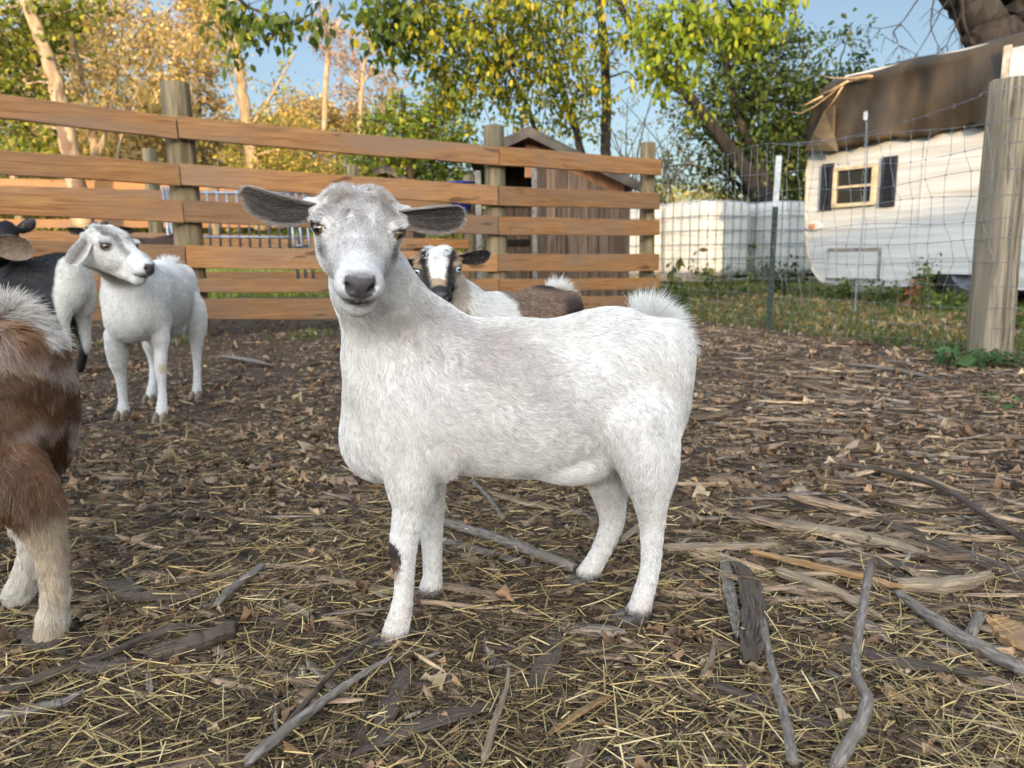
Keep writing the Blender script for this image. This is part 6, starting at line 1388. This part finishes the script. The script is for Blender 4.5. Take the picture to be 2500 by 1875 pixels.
def coat_brown(p, h, gr, ctx):
    ctx['ear'] = ear_tan; n = len(p); x, y, z = p.T; w_ = .02 * wnoise(p, 20, 51, 3)
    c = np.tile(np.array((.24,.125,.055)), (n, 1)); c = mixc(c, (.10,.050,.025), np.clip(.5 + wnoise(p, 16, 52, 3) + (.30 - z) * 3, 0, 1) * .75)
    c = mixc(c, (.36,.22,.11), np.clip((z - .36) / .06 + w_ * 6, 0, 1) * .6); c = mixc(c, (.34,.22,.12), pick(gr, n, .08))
    band = lambda a, wd, k: np.clip((wd - np.abs((x - a) + (z - .40) * k + w_)) / .009, 0, 1)
    c = mixc(c, (.58,.54,.53), band(.262, .007, .30) * (z > .24) * .75); c = mixc(c, (.56,.53,.55), band(.10, .016, 1.1) * (z > .30) * (z < .43) * .35)
    c = mixc(c, (.40,.36,.35), np.clip((z - .425) / .02, 0, 1) * (x > .16) * .65); c = mixc(c, (.50,.44,.40), np.clip(wnoise(p * np.array([.5, 1, 1.5]), 60, 57, 2) - .25, 0, 1) * (z > .25) * 1.1); c = c * np.array((1.12, 1.0, .92))
    c = mixc(c, (.34,.23,.13), np.clip((x - .285 - w_) / .02, 0, 1) * .8)
    c = mixc(c, (.66,.55,.41), np.clip((.225 - z + w_) / .03, 0, 1)); c = mixc(c, (.78,.74,.66), np.clip((.215 - z) / .03, 0, 1) * np.clip(.85 + wnoise(p, 30, 55), 0, 1) * .95)
    c = mixc(c, (.78,.76,.72), np.clip((x - .30) / .02, 0, 1) * np.clip((.30 - z) / .03, 0, 1) * .85)
    c = mixc(c, (.12,.10,.09), np.clip((.028 - z) / .012, 0, 1) * .7)
    ctx['tail'] = lambda c_, g: mixc(np.tile(np.array((.76,.73,.68)), (len(c_), 1)), (.40,.28,.18), pick(g, len(c_), .35) * .7); return c
def coat_dark(p, h, gr, ctx):
    ctx['ear'] = ear_black; n = len(p); c = np.tile(np.array((.085,.04,.022)), (n, 1))
    onh = np.linalg.norm(h - np.array([0, .035, -.01]), axis=1) < .12; c = mixc(c, (.018,.016,.015), onh * 1.0); c = mixc(c, (.30,.22,.15), onh * (np.abs(h[:, 0]) < .018) * (h[:, 2] > 0) * 1.0)
    return c
def others():
    # white goat on the left, facing the viewer, head turned to the right
    a, b = G(330, 1038), G(444, 972); yaw = math.atan2(-(a - b)[1], -(a - b)[0]); sc = 1.16; c = (a + b) / 2 + [-0.015, .02, 0]
    hp = gpos((c[0], c[1], 0), yaw, sc, P(262, 596, 2.12)); hf = gdir(yaw, nrm((.93, -.27, -.36)))
    goat('plain white goat standing in front of the fence post, head turned to the right', (c[0], c[1], 0), yaw, sc, 21, NH(90000), hp, hf, R(0), coat_plain, group='goats in the pen', hmat=M_HOOF_PALE, fl=.009, radm=.00045,
         hs=1.0, legr=.82, neckw=(66, 104), ears=[dict(e=-1, ax=(-.45, .10, -.85), n=(-.6, .4, .3), L=.078, W=.018, curl=.5), dict(e=1, ax=(1, -.2, -.05), n=(.1, .7, -.7), L=.078, W=.017, curl=.55)], h_body=.006, h_head=.003)
    # brown goat cropped by the left edge
    sc = 1.02; yaw = R(4); c = np.array([-.870, .985, 0])
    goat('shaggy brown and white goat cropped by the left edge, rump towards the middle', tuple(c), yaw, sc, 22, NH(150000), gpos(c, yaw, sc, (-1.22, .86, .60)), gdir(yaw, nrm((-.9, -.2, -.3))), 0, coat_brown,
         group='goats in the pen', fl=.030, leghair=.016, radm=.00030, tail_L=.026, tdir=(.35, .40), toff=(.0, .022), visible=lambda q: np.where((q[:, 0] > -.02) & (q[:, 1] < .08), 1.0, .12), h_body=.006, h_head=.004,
         leg_shift=dict(hind_near=(.078, -.03), hind_far=(.0, -.02)))
    # tricolour goat behind the white one
    sc = .98; yaw = R(36); a = G(1150, 1178); c = np.array([P(1215, 700, 1.86)[0], 1.86, 0])
    hp = gpos(c, yaw, sc, P(1069, 650, 1.66)); f = nrm(np.array([.10, -.93, -.42]))
    goat('brown goat with white blaze and black ears looking over the big white goat\'s back', tuple(c), yaw, sc, 23, NH(90000), hp, gdir(yaw, f), R(3), coat_tri, group='goats in the pen', fl=.014, tail_L=.062, radm=.0004,
         hs=.97, iris=(.45,.55,.62), ears=[dict(e=-1, ax=(-1, -.1, -.02), n=(0, 1, -.2), L=.078, W=.019, curl=.4), dict(e=1, ax=(1, -.1, .22), n=(0, 1, -.2), L=.078, W=.019, curl=.4)], h_body=.006, h_head=.003)
    # black and white goat at the left
    sc = 1.24; yaw = R(-6); c = np.array([P(58, 650, 3.35)[0], 3.35, 0])
    goat('black and white goat standing behind the shaggy brown one at the left edge', tuple(c), yaw, sc, 24, NH(40000), gpos(c, yaw, sc, P(0, 572, 3.15)), gdir(yaw, nrm((-.75, .55, -.2))), 0, coat_pied, group='goats in the pen',
         fl=.012, radm=.0006, h_body=.007, h_head=.004, tail='down', ears=[dict(e=-1, ax=(-.8, -.3, .3), n=(0, 1, 0), L=.07, W=.02), dict(e=1, ax=(1, .1, .35), n=(.2, -1, 0), L=.07, W=.02)])
    # tan eared goat, only an ear tip in view
    sc = 1.1; yaw = R(180); c = np.array([-1.52, 1.62, 0])
    goat('goat outside the left edge of which only a tan ear shows', tuple(c), yaw, sc, 26, NH(12000), gpos(c, yaw, sc, P(-100, 612, 1.5)), gdir(yaw, nrm((.25, -.95, -.2))), 0, coat_brown, group='goats in the pen', ears=[dict(e=-1, ax=(-1, -.1, 0), n=(0, 1, 0)), dict(e=1, ax=(1, -.1, .0), n=(0, 1, -.1), L=.070, W=.024)],
         fl=.012, radm=.0006, h_body=.008, h_head=.004)
    # dark goat behind the fence
    sc = 1.55; yaw = R(-12); c = np.array([P(350, 620, 5.6)[0], 5.6, 0])
    goat('dark brown goat with black ears standing behind the fence left of its tall post', tuple(c), yaw, sc, 25, NH(20000), gpos(c, yaw, sc, P(243, 566, 5.25)), gdir(yaw, nrm((.05, -.95, -.25))), 0, coat_dark, group='goats behind the fence',
         fl=.012, radm=.0009, h_body=.008, h_head=.004, ears=[dict(e=-1, ax=(-1, -.1, -.10), n=(0, 1, -.2), L=.10, W=.018), dict(e=1, ax=(1, -.1, .02), n=(0, 1, -.2), L=.10, W=.018)])
NH = lambda n: int(n)
herd()
others()
